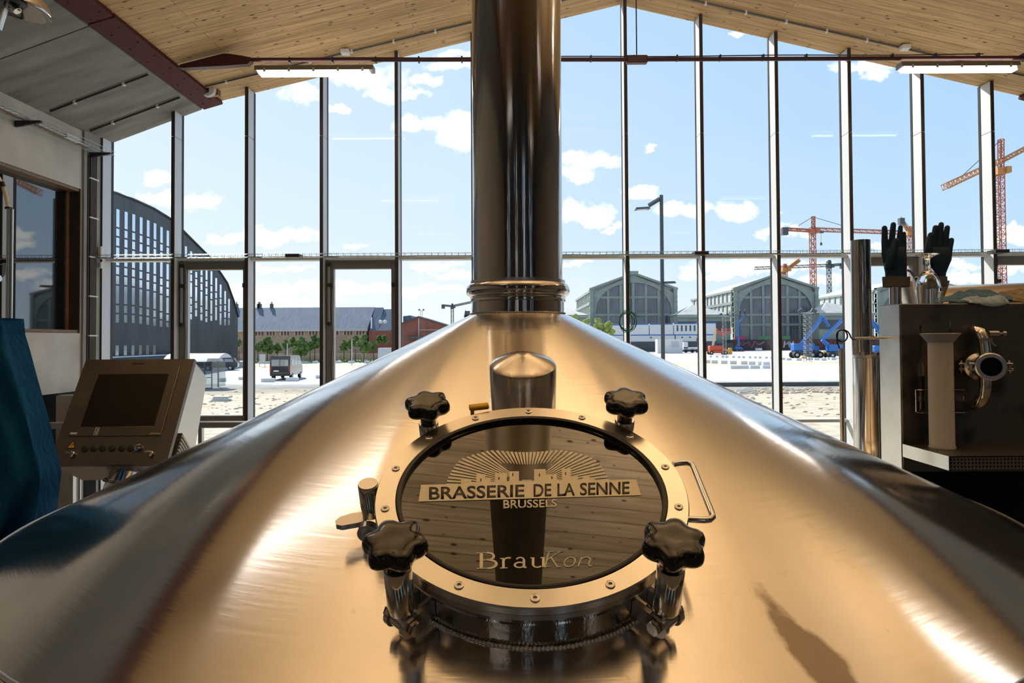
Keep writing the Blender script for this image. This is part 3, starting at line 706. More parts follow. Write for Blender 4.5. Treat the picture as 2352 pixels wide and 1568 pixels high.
# dished high bay lamp or fan at the top left corner
q = P(10, 5, 5.4)
t = thing('ceiling_unit', 'polished round steel ceiling unit with a hub and spout at the top left', 'ceiling unit', (q.x, q.y, q.z))
Mx = Matrix.Rotation(R(12), 4, 'Y')
b = MB(); b.M = Matrix.Translation(q) @ Mx
b.lathe([(.0, .12), (.14, .12), (.2, .09), (.27, .05), (.31, .0), (.325, -.01), (.325, .01), (.3, .06), (.22, .12), (.12, .16), (0, .17)], seg=48); b.build('dish', M_SSP, t)
b = MB(); b.M = Matrix.Translation(q) @ Mx; b.lathe([(0, .13), (.13, .11), (.15, .03), (.13, .0), (.0, .0)], seg=32); b.build('hub', M_DARK, t)
b = MB(); b.M = Matrix.Translation(q) @ Mx; b.cyl((-.04, 0, 0), (-.045, 0, -.22), .07, .06, 24)
b.build('spout', M_SS, t)
b = MB(); b.M = Matrix.Translation(q) @ Mx
for a in range(5): b.box((.09 * math.cos(a * 1.257), .09 * math.sin(a * 1.257), -.02), (.09, .02, .05), rz=a * 1.257)
b.cyl((.07, 0, -.01), (.12, 0, -.05), .03, seg=12); b.build('vane', M_SS, t)
b = MB(); b.cyl((q.x, q.y, q.z + .15), (q.x, q.y, zr(q.x)), .03, seg=12); b.build('drop_rod', M_SS, t)

# ================================================================== KETTLE
SLP, H0 = .472, .139
zap = E + H0
TC = Vector((TX, TY, 0))
def zc(r): return zap - SLP * r
kettle = thing('brew_kettle', 'big brushed steel brew kettle with conical lid filling the foreground', 'kettle', (TX, TY, 0))
RK = 1.27; rho = .13
prof = []
n0 = 56
for i in range(n0 + 1):
    r = .10 + (RK - .10) * i / n0; prof.append((r, zc(r)))
a_s = math.atan(SLP)
cxr = RK - rho * math.sin(a_s); czr = zc(RK) - rho * math.cos(a_s)
for i in range(1, 13):
    a = (PI / 2 - a_s) * (1 - i / 12.0)
    prof.append((cxr + rho * math.cos(a), czr + rho * math.sin(a)))
RT = prof[-1][0]
prof += [(RT, czr - .3), (RT, 1.4), (RT, .25)]
b = MB(); b.lathe(prof, (TX, TY, 0), 160)
lid = b.build('shell', M_LID, kettle, ang=60)
b = MB(); b.lathe([(RT + .002, .02), (RT + .02, .02), (RT + .02, .25), (RT + .002, .25)], (TX, TY, 0), 64); b.build('plinth', M_DARK, kettle)
b = MB(); b.lathe([(RK - .004, zc(RK) + .002), (RK, zc(RK) + .0035), (RK + .004, zc(RK + .004) + .002)], (TX, TY, 0), 128); b.build('edge_seam', M_SS, kettle)
# collar
def lat(name, prof, mt, parent, c=(0, 0, 0), seg=72, M=None):
    b = MB(); b.lathe(prof, c, seg, M); return b.build(name, mt, parent)
zz = lambda y: E + (780 - y) * 1.865 / F
lat('collar', [(.1345, zc(.1345) - .01), (.1345, zz(688))], M_PIPE, kettle, (TX, TY, 0))
b = MB()
for k in range(150):
    a = 2 * PI * k / 150; rr = .1365 + .001 * random.random(); b.ball((TX + rr * math.cos(a), TY + rr * math.sin(a), zc(.1365) + .001), .0032, 1)
b.build('weld', M_SSB, kettle)['label'] = 'bright weld bead'

duct = thing('exhaust_duct', 'tall round stainless vapour duct rising from the kettle lid to the ceiling', 'duct', (TX, TY, zz(688)))
lat('lower_flange', [(.1300, zz(688)), (.1385, zz(688)), (.1395, zz(684)), (.1385, zz(680)), (.1395, zz(678)), (.1385, zz(675)), (.13, zz(675))], M_SSP, duct, (TX, TY, 0))
pr = [(.1385, zz(677))]
for i in range(15):
    a = -PI / 2 + PI * i / 14 * .93 - .05; pr.append((.136 + .0155 * math.cos(a), E + .1435 + .0195 * math.sin(a)))
pr.append((.136, zz(642)))
lat('clamp_ring', pr, M_SSP, duct, (TX, TY, 0), 96)
lat('upper_flange', [(.13, zz(643)), (.1385, zz(643)), (.1385, zz(636)), (.13, zz(635))], M_SS, duct, (TX, TY, 0))
zd1 = zr(TX)
lat('pipe', [(.1315, zz(640)), (.1315, E + 1.45)], M_PIPE, duct, (TX, TY, 0), 96)
M_DUP = mat('darkened_upper_duct', rough=.55, metal=.7); add_noise(M_DUP, (.035, .03, .028), (.09, .085, .08), 8, 6)  # unseen upper section, made dark so the hatch glass reflects it dark
lat('unseen_upper_pipe', [(.1315, E + 1.45), (.136, E + 1.451), (.136, E + 1.475), (.1315, E + 1.476), (.1315, zd1 - .02)], M_DUP, duct, (TX, TY, 0), 96)
lat('ceiling_collar', [(.132, zd1 - .35), (.15, zd1 - .35), (.26, zd1 - .1), (.27, zd1 - .03)], M_DARK, duct, (TX, TY, 0), 48)
rf = .1525
def curved_text(name, body, xc, zc0, h, wd, mt, parent, n=1):
    me = text_mesh(body, 0, .02); xs = [v.co.x for v in me.vertices]; ys = [v.co.y for v in me.vertices]; x0, x1, y0, y1 = min(xs), max(xs), min(ys), max(ys)
    for v in me.vertices:
        u = (v.co.x - x0) / (x1 - x0) - .5; vv = (v.co.y - y0) / (y1 - y0); a = -PI / 2 + u * wd / rf + xc
        v.co = Vector((TX + rf * math.cos(a), TY + rf * math.sin(a), zc0 + vv * h)) - parent.location
    me.materials.append(mt); o = bpy.data.objects.new(name, me); COL.objects.link(o); o.parent = parent
curved_text('engraved_lettering', 'BrauKon', -.01, E + .141, .009, .052, M_GASK, duct)

# dome capped nozzle between duct and hatch
Yn = 1.42; zn = zc(math.hypot(0, TY - Yn)) - .01
ax = P(1201, 838, 1.39).x
Mt = Matrix.Translation((ax, Yn, zn)) @ Matrix.Rotation(R(20), 4, 'X')
b = MB(); b.M = Mt; rn = .068; hn = .098
b.lathe([(rn, -.04), (rn, hn - .002), (rn - .001, hn + .002), (rn - .004, hn + .005), (rn - .012, hn + .009), (rn * .5, hn + .019), (.012, hn + .0265), (0, hn + .028)], seg=72)
M_NOZ = brushed('brushed_nozzle_steel', (.62, .58, .54), .2, .75, .25, spots=False, scratch=(200, 200, 3))
b.build('domed_nozzle', M_NOZ, kettle, ang=25)
b = MB(); b.M = Mt; b.lathe([(rn + .004, -.03), (rn + .003, .0), (rn, .004)], seg=48); b.build('nozzle_weld', M_SS, kettle)

# ------------------------------------------------------------------ hatch
TH = math.atan(SLP)
RH = .235
HC = Vector((P(1220, 1117, 1.0447).x, 1.0447, E - .2245))
EY = Vector((0, math.cos(TH), math.sin(TH))); EZ = Vector((0, -math.sin(TH), math.cos(TH))); EX = Vector((1, 0, 0))
HM = Matrix((( 1, 0, 0, HC.x), (0, EY.y, EZ.y, HC.y), (0, EY.z, EZ.z, HC.z), (0, 0, 0, 1)))
def hb(): b = MB(); b.M = HM.copy(); return b
def hl(p): return HM @ Vector(p)
b = hb(); b.lathe([(.222, -.115), (.222, -.043), (.2205, -.041), (.222, -.039), (.222, -.02)], seg=120); b.build('hatch_neck', M_PIPE, kettle)
b = hb()
for k in range(260):
    a = 2 * PI * k / 260; rr = .2245 + .0012 * random.random()
    p = hl((rr * math.cos(a), rr * math.sin(a), 0))
    # drop along the neck on to the cone
    t_ = 0
    for _ in range(6):
        w_ = p - EZ * t_; dz = w_.z - zc(math.hypot(w_.x - TX, w_.y - TY)); t_ += dz / EZ.z * .9
    w_ = p - EZ * t_; l = HM.inverted() @ w_
    b.ball(l, .0033 + .001 * random.random(), 1)
b.build('hatch_weld', M_SSB, kettle)['label'] = 'bright weld bead'
b = hb(); b.lathe([(.221, -.024), (.2315, -.024), (.2315, -.016), (.221, -.015)], seg=120); b.build('hatch_flange', M_SS, kettle)
cover = None
b = hb(); b.lathe([(.205, -.012), (.2335, -.013), (RH, -.0115), (RH, -.0025), (.2335, 0), (.2045, 0), (.2035, -.001), (.2035, -.012)], seg=160)
cover = b.build('hatch_cover', M_SSB, kettle, ang=30)
b = hb(); b.lathe([(.2034, .001), (.2015, .002), (.197, .0005), (.196, -.006)], seg=128); b.build('gasket', M_GASK, cover)
b = hb(); b.lathe([(.2, -.0065), (.0, -.0065)], seg=96); b.lathe([(.2, -.0165), (0, -.0165)], seg=96)
sight = b.build('sight_glass', M_SIGHT, cover)
for k in range(14):
    a = PI / 2 + 2 * PI * k / 14; b = hb(); c = (.2195 * math.cos(a), .2195 * math.sin(a), 0)
    b.lathe([(.0065, .0001), (.0062, .0016), (.0048, .0022), (.0026, .0022), (.0024, -.0005), (0, -.0005)], c, 18); s = b.build('screw', M_SS, cover)
    b = hb(); b.lathe([(.0026, .0005), (0, .0005)], c, 6)
# prints on the glass
GP = hl((0, 0, -.0062))
M_PRINT = mat('cream_print', (.88, .82, .66), .6)
M_PRINTF = mat('faint_print', (.62, .62, .48), .6)
M_PDK = mat('dark_letter_print', (.012, .010, .008), .3)
def G(x, y, lift=0):   # coordinates of the enlarged view used for measuring the print
    return hit(900 + x / 3.5636, 950 + y / 3.5636, GP + EZ * lift, EZ)
def quad(name, pts, mt, lift, parent=cover, th=.0005):
    b = MB(); b.prism([G(x, y, lift) for x, y in pts], EZ * th); return b.build(name, mt, parent, smooth=False)
b = MB()
b.prism([G(240, 583), G(565, 575), G(565, 562), G(1665, 537), G(1665, 547), G(2000, 538), G(2040, 668), G(218, 720)], EZ * .0005)
for (xa, xb, yt) in ((565, 650, 542), (690, 765, 497), (765, 810, 530), (845, 940, 487), (962, 1040, 473), (1065, 1145, 543), (1165, 1260, 455), (1260, 1350, 500), (1392, 1465, 452), (1465, 1525, 515), (1562, 1620, 510)):
    yb = 566 - .0256 * (xa - 565)
    b.prism([G(xa, yt), G(xb, yt - 1), G(xb, yb), G(xa, yb)], EZ * .0005)
b.build('printed_skyline_band', M_PRINT, cover, smooth=False)
b = MB()
for (xa, yt) in ((728, 530), (877, 518), (990, 487), (1208, 490), (1310, 512), (1422, 478)):
    b.prism([G(xa - 5, yt, .0005), G(xa + 5, yt, .0005), G(xa + 5, yt + 22, .0005), G(xa - 5, yt + 22, .0005)], EZ * .0003)
b.build('printed_windows', M_PDK, cover, smooth=False)
ctr = G(1115, 590); ru = (G(450, 560) - ctr).length; rv = (G(1115, 315) - ctr).length
b = MB(); nr = 45
iv = HM.inverted()
cl = iv @ ctr
for k in range(nr):
    a = PI * (k + .5) / nr
    ca, sa = math.cos(a), math.sin(a)
    ro = 1 / math.sqrt((ca / ru) ** 2 + (sa / rv) ** 2)
    sq = min(1.18, 1 / max(abs(ca), abs(sa), .86)); ro = min(ro * sq, ru * 1.02)
    ri = ro * .62
    if abs(ca) > .6: ri = ro * .3
    wo, wi = .0024, .0008
    t = Vector((-sa, ca, 0)); d = Vector((ca, sa, 0)); c0_ = Vector((cl.x, cl.y, cl.z))
    pts = [c0_ + d * ri - t * wi, c0_ + d * ro - t * wo, c0_ + d * ro + t * wo, c0_ + d * ri + t * wi]
    b.prism([HM @ p for p in pts], EZ * .0004)
b.build('printed_rays', M_PRINT, cover, smooth=False)
def gl(name, body, x0, x1, ytl, ytr, ybl, ybr, mt, lift, shear=0, bold=0):
    text_on(name, body, G(x0, ytl, lift), G(x1, ytr, lift), G(x1, ybr, lift), G(x0, ybl, lift), EZ, mt, cover, shear, bold, .0003)
for w_, x0, x1 in (('BRASSERIE', 305, 1085), ('DE', 1160, 1305), ('LA', 1355, 1498), ('SENNE', 1540, 1945)):
    f = lambda x: 600 - (x - 305) * .0275
    gl('printed_word', w_, x0, x1, f(x0), f(x1), f(x0) + 104, f(x1) + 102, M_PDK, .0005, 0, .018)
gl('printed_word', 'BRUSSELS', 912, 1350, 706, 700, 776, 764, M_PRINT, 0, 0, .015)

# serif lettering drawn stroke by stroke
def strokes(name, glyphs, x0, y0, x1, y1, slope, W, mt, shear=0):
    b = MB()
    def q(u, v):
        x = x0 + (u + shear * v) / W * (x1 - x0); yy = y0 - v * (y0 - y1) - (x - x0) * slope
        return G(x, yy)
    for pts, wd in glyphs:
        for i in range(len(pts) - 1):
            (u0, v0), (u1, v1) = pts[i], pts[i + 1]
            w0 = wd[i] if isinstance(wd, (list, tuple)) else wd; w1 = wd[i + 1] if isinstance(wd, (list, tuple)) else wd
            d = Vector((u1 - u0, v1 - v0)); 
            if d.length < 1e-6: continue
            d.normalize(); n = Vector((-d.y, d.x)); e = d * .008
            a = Vector((u0, v0)) - e; c = Vector((u1, v1)) + e
            b.prism([q(*(a + n * w0)), q(*(c + n * w1)), q(*(c - n * w1)), q(*(a - n * w0))], EZ * .0004)
    b.build(name, mt, cover, smooth=False)
def arc(cx_, cy_, rx, ry, a0, a1, n=10): return [(cx_ + rx * math.cos(R(a0 + (a1 - a0) * k / n)), cy_ + ry * math.sin(R(a0 + (a1 - a0) * k / n))) for k in range(n + 1)]
T1, T2 = .06, .025
g = [([(.16, 0), (.16, 1)], T1), ([(.0, .02), (.45, .02)], T2), ([(.0, .98), (.4, .98)], T2), (arc(.38, .76, .24, .22, 90, -90), T1 * .8), ([(.2, .54), (.4, .54)], T2), (arc(.4, .28, .32, .26, 90, -90), T1 * .9)]
g += [([(.98, 0), (.98, .62)], T1 * .8), ([(.86, .02), (1.12, .02)], T2), ([(.86, .61), (.98, .61)], T2), (arc(1.16, .46, .16, .18, 160, 60), [T2, T2, .03, .03, .04, .04, .04, .05, .05, .05, .05])]
g += [(arc(1.6, .48, .14, .17, 160, 0), T1 * .6), ([(1.74, .48), (1.74, .06), (1.82, .02)], T1 * .8), (arc(1.58, .19, .18, .16, 20, 330, 14), T1 * .65)]
g += [([(2.08, .62), (2.08, .2)], T1 * .8), ([(1.98, .61), (2.08, .61)], T2), (arc(2.24, .2, .16, .18, 180, 320), T1 * .65), ([(2.46, .62), (2.46, .06), (2.56, .02)], T1 * .8), ([(2.36, .61), (2.46, .61)], T2)]
strokes('printed_serif_word', g, 697, 1270, 1262, 1138, .022, 2.56, M_PRINT)
g = [([(.14, 0), (.14, 1)], .035), ([(.02, .02), (.3, .02)], .02), ([(.02, .98), (.3, .98)], .02), ([(.16, .48), (.62, .98)], .025), ([(.3, .6), (.66, .0), (.8, .02)], .035), ([(.5, .98), (.74, .98)], .02)]
g += [(arc(1.12, .3, .22, .3, 0, 360, 20), .032)]
g += [([(1.52, 0), (1.56, .6)], .032), (arc(1.76, .36, .2, .22, 170, 20), .03), ([(1.95, .42), (1.93, .1), (2.0, .0), (2.08, .06)], .032)]
strokes('printed_italic_word', g, 1225, 1257, 1640, 1128, .022, 2.1, M_PRINTF, shear=.17)

# clamp bolts with star knobs
def clamp(b_deg, sx, top, h):
    a = R(b_deg); rr = .262
    cxl = sx * rr * math.cos(a); cyl_ = (1 if top else -1) * rr * math.sin(a)
    base = Vector((cxl, cyl_, 0))
    rad = Vector((cxl, cyl_, 0)).normalized(); tan = Vector((-rad.y, rad.x, 0))
    ang = math.atan2(rad.y, rad.x)
    Mz = Matrix.Translation(base) @ Matrix.Rotation(ang, 4, 'Z')
    cl_ = MB(); cl_.M = HM @ Mz
    # hinge eyes on the neck
    for s in (-1, 1):
        cl_.cyl((0, s * .012, -.055), (0, s * .019, -.055), .0165, seg=24)
        cl_.bx(-.04, 0, min(s * .012, s * .019), max(s * .012, s * .019), -.068, -.043)
    o = cl_.build('clamp_bolt', M_SS, kettle)
    c = MB(); c.M = HM @ Mz; c.cyl((0, -.024, -.055), (0, .024, -.055), .007, seg=6); c.cyl((0, -.027, -.055), (0, -.02, -.055), .010, seg=6); c.cyl((0, .02, -.055), (0, .027, -.055), .010, seg=6); c.cyl((0, 0, -.055), (0, 0, h), .007, seg=16); c.cyl((0, -.011, -.055), (0, .011, -.055), .013, seg=20)
    c.build('pivot', M_SSP, o)
    c = MB(); c.M = HM @ Mz; c.lathe([(.008, -.037), (.0165, -.037), (.0175, -.035), (.0175, h - .036), (.0165, h - .034), (.008, h - .034)], seg=32); c.build('sleeve', M_PIPE if False else M_SSP, o)
    # star knob
    c = MB(); c.M = HM @ Mz @ Matrix.Translation((0, 0, h)) @ Matrix.Rotation(random.random() * 1.0, 4, 'Z')
    seg = 84; rk = .0375
    def sr(t, base_): 
        k = math.cos(6 * t); return base_ * (1 + .095 * (k if k > 0 else k * 1.25))
    prof_ = [(.62, -.0105), (.90, -.0095), (.985, -.005), (1.0, 0), (.99, .005), (.93, .0105), (.8, .013), (.5, .0145), (.25, .0135)]
    rings = []
    for f_, z_ in prof_:
        bl = min(1, max(0, (f_ - .2) / .6))
        rings.append([c.bm.verts.new(c.M @ Vector(((rk * f_ * (1 - bl) + sr(2 * PI * k / seg, rk * f_) * bl) * math.cos(2 * PI * k / seg), (rk * f_ * (1 - bl) + sr(2 * PI * k / seg, rk * f_) * bl) * math.sin(2 * PI * k / seg), z_))) for k in range(seg)])
    for A, B in zip(rings, rings[1:]):
        for k in range(seg): c.bm.faces.new((A[k], A[(k + 1) % seg], B[(k + 1) % seg], B[k]))
    c.bm.faces.new(rings[-1]); 
    c.lathe([(.020, -.0105), (.0145, -.02), (.0135, -.034), (0, -.034)], seg=24)
    c.lathe([(.024, -.0104), (0, -.0104)], seg=24)
    c.build('star_knob', M_BLACK, o, ang=60)['label'] = 'glossy black star knob'
clamp(47, -1, True, .03); clamp(49, 1, True, .03); clamp(49.5, -1, False, .066); clamp(50, 1, False, .066)

# hinge on the left of the hatch
hp = HM.inverted() @ hit(845, 1112, HC, EZ)
hg = hb(); hg.lathe([(0, .002), (.0145, .002), (.0155, .0), (.0150, -.04), (.0135, -.058), (0, -.058)], (hp.x, hp.y, 0), 28)
hg.bx(hp.x, hp.x + .035, hp.y - .012, hp.y + .012, -.05, -.012)
hinge = hg.build('hatch_hinge', M_SSP, kettle)
hg = hb(); y_ = hp.y - .022
hg.lathe([(0, .013), (.008, .014), (.0165, .012), (.0165, .0), (0, 0)], (hp.x + .0, y_, -.068), 24, Matrix.Rotation(PI / 2, 4, 'X')); hg.lathe([(0, .02), (.006, .02), (.0065, .012)], (hp.x, y_, -.068), 16, Matrix.Rotation(PI / 2, 4, 'X'))
hg.build('hinge_bolt', M_SS, hinge)
hg = hb()
hg.M = hg.M @ Matrix.Translation((hp.x - .008, hp.y - .004, -.062)) @ Matrix.Rotation(R(200), 4, 'Z')
hg.prism([(0, -.011, -.004), (.02, -.014, -.004), (.038, -.012, -.004), (.046, -.005, -.004), (.046, .004, -.004), (.038, .01, -.004), (.015, .012, -.004), (0, .011, -.004)], (0, 0, .009)); hg.build('hinge_wing', M_SS, hinge)
# grab handle on the right
pl = [HM.inverted() @ hit(x, y, HC + EZ * -.006, EZ) for x, y in ((1546, 1066), (1562, 1063), (1578, 1062), (1588, 1066), (1594, 1076), (1610, 1116), (1634, 1176), (1637, 1187), (1630, 1193), (1618, 1194), (1578, 1192))]
b = hb(); b.tube(pl, .0048, 12); b.build('grab_handle', M_SSP, kettle)
pt = HM.inverted() @ hit(1100, 941, HC, EZ)
b = hb(); b.box((pt.x, pt.y + .004, .004), (.036, .013, .009), rz=R(12), bev=.002); b.box((pt.x - .012, pt.y, -.004), (.006, .012, .016)); b.build('yellow_tab', mat('yellow_plastic', (.85, .50, .02), .5), kettle)['label'] = 'yellow tab'
b = MB(); xj = .075
for k in range(1): 
    pass

# ================================================================== HMI CABINET
A_, B_, C_, D_ = (3.10, -.083), (3.24, -.1715), (3.074, -.6175), (2.858, -.505)
XA, XB = P(195, 820, 3.1).x, P(443, 822, 3.1).x
XA = (XA + P(120, 1056, 2.858).x) / 2; XB = (XB + P(380, 1057, 2.858).x) / 2
cab = thing('control_panel', 'tilted stainless operator panel with dark screen on a post left of the kettle', 'control panel', ((XA + XB) / 2, 3.0, ZP))
fd = Vector((0, D_[0] - A_[0], D_[1] - A_[1])); fn = Vector((0, fd.z, -fd.y)).normalized()
if fn.y > 0: fn = -fn
b = MB(); back = -fn * .03
poly = [Vector((XB, A_[0], E + A_[1])) + back, Vector((XB, B_[0], E + B_[1])), Vector((XB, C_[0], E + C_[1])), Vector((XB, D_[0], E + D_[1])) + back]
b.prism(poly, (XA - XB, 0, 0)); b.build('enclosure', M_SS, cab, smooth=False)
FA = Vector((XA, A_[0], E + A_[1])); FX = Vector((XB - XA, 0, 0)); FY = fd
def FP(u, v, h=0): return FA + FX * u + FY * v + fn * h
def slab(u0, u1, v0, v1, h0, h1): 
    b = MB(); b.prism([FP(u0, v0, h0), FP(u1, v0, h0), FP(u1, v1, h0), FP(u0, v1, h0)], fn * (h1 - h0)); return b
door = slab(-.012, 1.012, -.012, 1.012, -.022, 0).build('panel_door', M_CAB, cab, smooth=False)
slab(.0, 1, .0, 1, -.028, -.022).build('door_seal', M_GASK, cab, smooth=False)
slab(.08, .90, .07, .75, 0, .004).build('screen_bezel', M_CAB, door, smooth=False)
slab(.16, .815, .146, .667, .004, .0045).build('screen', mat('dark_screen', (.012, .009, .007), .25, spec=.4), door, smooth=False)
b = MB()
for (a, c, d, e) in ((.155, .16, .14, .67), (.155, .82, .665, .67), (.895, .9, .07, .75)): b.prism([FP(a, d, .004), FP(c, d, .004), FP(c, e, .004), FP(a, e, .004)], fn * .0012)
b.build('screen_edge', M_SSP, door, smooth=False)
for u in (.26, .337, .414, .498, .584, .663):
    b = MB(); b.M = Matrix.Translation(FP(u, .864)) @ fn.to_track_quat('Z', 'Y').to_matrix().to_4x4(); b.lathe([(.0145, .0), (.0145, .003), (.012, .004), (0, .004)], seg=28); b.build('blanking_plug', M_GASK, door)
b = MB(); b.M = Matrix.Translation(FP(.735, .864)) @ fn.to_track_quat('Z', 'Y').to_matrix().to_4x4(); b.lathe([(.0145, 0), (.0145, .012), (.01, .014), (.0, .014)], seg=28); b.box((.006, .004, .02), (.022, .004, .012)); b.build('key_switch', M_SSP, door)
for u in (.175, .86):
    b = MB(); b.M = Matrix.Translation(FP(u, .915)) @ fn.to_track_quat('Z', 'Y').to_matrix().to_4x4(); b.lathe([(.01, 0), (.01, .01), (.007, .014), (0, .014)], seg=20); b.box((-.012, .004, .016), (.03, .01, .006), bev=.002); b.box((.0, -.01, .01), (.012, .014, .008), bev=.002); b.build('latch', M_SSP, door)
M_YEL = mat('warning_yellow', (.75, .42, .02), .4)
def tri(u, v, s, h, mt, nm):
    b = MB(); b.prism([FP(u, v - s * 1.0, h), FP(u + s * .85, v + s * .8, h), FP(u - s * .95, v + s * .8, h)], fn * .0006); return b.build(nm, mt, door, smooth=False)
tri(.138, .832, .041, .0002, M_GASK, 'warning_triangle_border'); tri(.138, .832, .031, .0008, M_YEL, 'warning_triangle')
b = MB(); b.prism([FP(.145, .815, .0014), FP(.132, .834, .0014), FP(.138, .834, .0014), FP(.130, .852, .0014), FP(.147, .83, .0014), .5 * (FP(.14, .83, .0014) + FP(.141, .829, .0014)), FP(.151, .815, .0014)], fn * .0004); b.build('lightning_mark', M_GASK, door, smooth=False)
slab(.30, .335, .67, .745, .004, .0048).build('white_label', M_WHITE, door, smooth=False)
ang_q = [FP(.333, .675, .0049), FP(.333, .74, .0049), FP(.302, .74, .0049), FP(.302, .675, .0049)]
text_on('label_lettering', 'NOI', ang_q[0], ang_q[1], ang_q[2], ang_q[3], fn, M_GASK, door, 0, .02, .0003)
text_on('maker_lettering', 'BrauKon', FP(.44, .022, .0003), FP(.553, .022, .0003), FP(.553, .045, .0003), FP(.44, .045, .0003), fn, M_GASK, door, .2, .01, .0004)
slab(.09, .15, .718, .735, .004, .0047).build('small_sticker', M_WHITE, door, smooth=False)
slab(.795, .885, .725, .74, .004, .0047).build('small_sticker', M_SSP, door, smooth=False)
# vent grille on the side
sx_ = Vector((1, 0, 0))
def SP(s, t): return Vector((XB, A_[0], E + A_[1])) + (Vector((0, D_[0] - A_[0], D_[1] - A_[1]))) * t + (Vector((0, B_[0] - A_[0], B_[1] - A_[1]))) * s
b = MB(); b.prism([SP(.3, .68), SP(1.05, .74), SP(.95, 1.02), SP(.2, .96)], (.012, 0, 0)); vg = b.build('vent_frame', M_DARK, cab, smooth=False)
b = MB()
for k in range(9):
    t0 = .70 + k * .032
    b.prism([SP(.3, t0), SP(.98, t0 + .05), SP(.97, t0 + .066), SP(.29, t0 + .016)], (.018, 0, 0))
b.build('vent_slats', M_WHITE, vg, smooth=False)
# post
b = MB(); p0 = P(290, 1062, 2.98); p1 = P(268, 1145, 2.96)
b.cyl(p0 + Vector((0, .03, .0)), p1, .062, .066, 32); b.cyl(p1, (p1.x - .03, 2.98, ZP), .07, .07, 32); b.lathe([(.066, 0), (.073, .0), (.073, .006), (.066, .006)], p0.lerp(p1, .45), 32)
b.build('post', M_SSP, cab)
b = MB(); b.lathe([(.0, .002), (.15, .002), (.15, .015), (0, .015)], (p1.x - .03, 2.98, ZP), 32); b.build('foot_plate', M_SS, cab)

# ================================================================== GUARD RAIL
YR = 4.72
zr1, zr2 = P(90, 977, YR).z, P(90, 1037, YR).z
t = thing('guard_rail', 'galvanised guard rail with balusters at the platform edge behind the control panel', 'railing', (-3, YR, ZP))
b = MB(); x0, x1 = P(-60, 977, YR).x, P(760, 977, YR).x
b.bx(x0, x1, YR - .02, YR + .02, zr1 - .022, zr1 + .022, .006); b.build('hand_rail', M_GALV, t)
b = MB(); b.bx(x0, x1, YR - .012, YR + .012, zr2 - .012, zr2 + .012, .003); b.bx(x0, x1, YR - .012, YR + .012, ZP + .1, ZP + .125, .003); b.build('mid_rail', M_GALV, t)
xs = [P(p, 1000, YR).x for p in (-55, 28, 111, 184, 262, 340, 420, 500, 580, 660, 740)]
for k, x in enumerate(xs):
    b = MB(); b.bx(x - .0065, x + .0065, YR - .0065, YR + .0065, ZP + .1, zr2 - .01); b.build('baluster', M_GALV, t)
for p in (158, 455, 745):
    x = P(p, 1100, YR).x; b = MB(); b.bx(x - .013, x + .013, YR + .025, YR + .06, ZP, zr1); b.build('rail_post', M_GALV, t)

# ================================================================== LEFT FOREGROUND
# pole with hose
Yp = 2.35
p = P(23, 480, Yp)
t = thing('pipe_stand', 'upright steel pipe with a white hose at its top, at the left edge', 'pipe', (p.x, Yp, ZP))
b = MB(); b.cyl((p.x, Yp, ZP), (p.x, Yp, p.z), .0105, seg=20); b.build('pipe', M_SSP, t)
b = MB(); b.tube([P(19, 478, Yp), P(14, 450, Yp), P(6, 425, Yp), P(-8, 400, Yp), P(-40, 370, Yp), P(-70, 380, Yp), P(-90, 500, Yp), P(-95, 700, Yp)], .0062, 10); b.build('white_hose', M_WHITE, t)
b = MB(); b.cyl(P(4, 418, Yp - .002), P(7, 428, Yp - .002), .008, seg=12); b.box(P(20, 478, Yp), (.016, .016, .008)); b.build('hose_tie', M_GASK, t)
b = MB(); q = P(23, 777, Yp); b.cyl(q + Vector((-.08, 0, 0)), q + Vector((.016, 0, 0)), .0035, seg=10); b.box(q + Vector((-.01, 0, 0)), (.012, .03, .016), bev=.002); b.box(q + Vector((.013, 0, 0)), (.008, .02, .012), bev=.002); b.build('pipe_clip', M_SSP, t)
q = P(0, 606, Yp)
b = MB(); b.cyl(q + Vector((-.05, 0, -.012)), q + Vector((.012, 0, .010)), .0085, .0085, 14); b.ball(q + Vector((.014, 0, .011)), .0088, 2)
v = b.build('valve_handle', M_BLACK, t); b = MB(); b.cyl(q + Vector((-.012, 0, -.06)), q + Vector((-.012, 0, -.012)), .007, seg=12); b.cyl(q + Vector((-.04, 0, -.05)), q + Vector((-.0, 0, -.05)), .011, seg=12); b.build('valve', M_SSP, t)
# blue work jacket
M_BLUE = mat('blue_cotton', rough=.85, spec=.15); add_noise(M_BLUE, (.003, .065, .20), (.007, .12, .32), 5, 6, (1, 1, .6), .3, .7, .4, 60)
Yj = 2.12
out = [(730, 8), (770, 12), (800, 22), (860, 38), (920, 55), (970, 70), (1030, 84), (1080, 98), (1098, 101), (1130, 97), (1170, 92), (1205, 84), (1235, 62), (1262, 20), (1300, -10)]
b = MB(); rows = []
def jr(y):
    for (ya, xa), (yb, xb) in zip(out, out[1:]):
        if ya <= y <= yb: return xa + (xb - xa) * (y - ya) / (yb - ya)
    return out[-1][1]
NU = 40
for i in range(46):
    y = 730 + (1300 - 730) * i / 45; xr_ = jr(y); row = []
    for k in range(NU + 1):
        u = k / NU; px = -230 + (xr_ + 230) * u
        fold = .022 * math.sin(u * 26 + y * .004 + 1.5 * math.sin(y * .01)) * (y - 700) / 600 + .01 * noise.noise(Vector((u * 6, y * .012, 0)))
        edge = .05 * (1 - math.sqrt(max(0, 1 - max(0, (u - .78) / .22) ** 2)))
        row.append(P(px, y, Yj + fold + edge))
    rows.append(row)
fv = [[b.bm.verts.new(p) for p in r_] for r_ in rows]; bv = [[b.bm.verts.new(p + Vector((0, .10, 0)) if 0 < k < NU else p + Vector((0, .015, 0))) for k, p in enumerate(r_)] for r_ in rows]
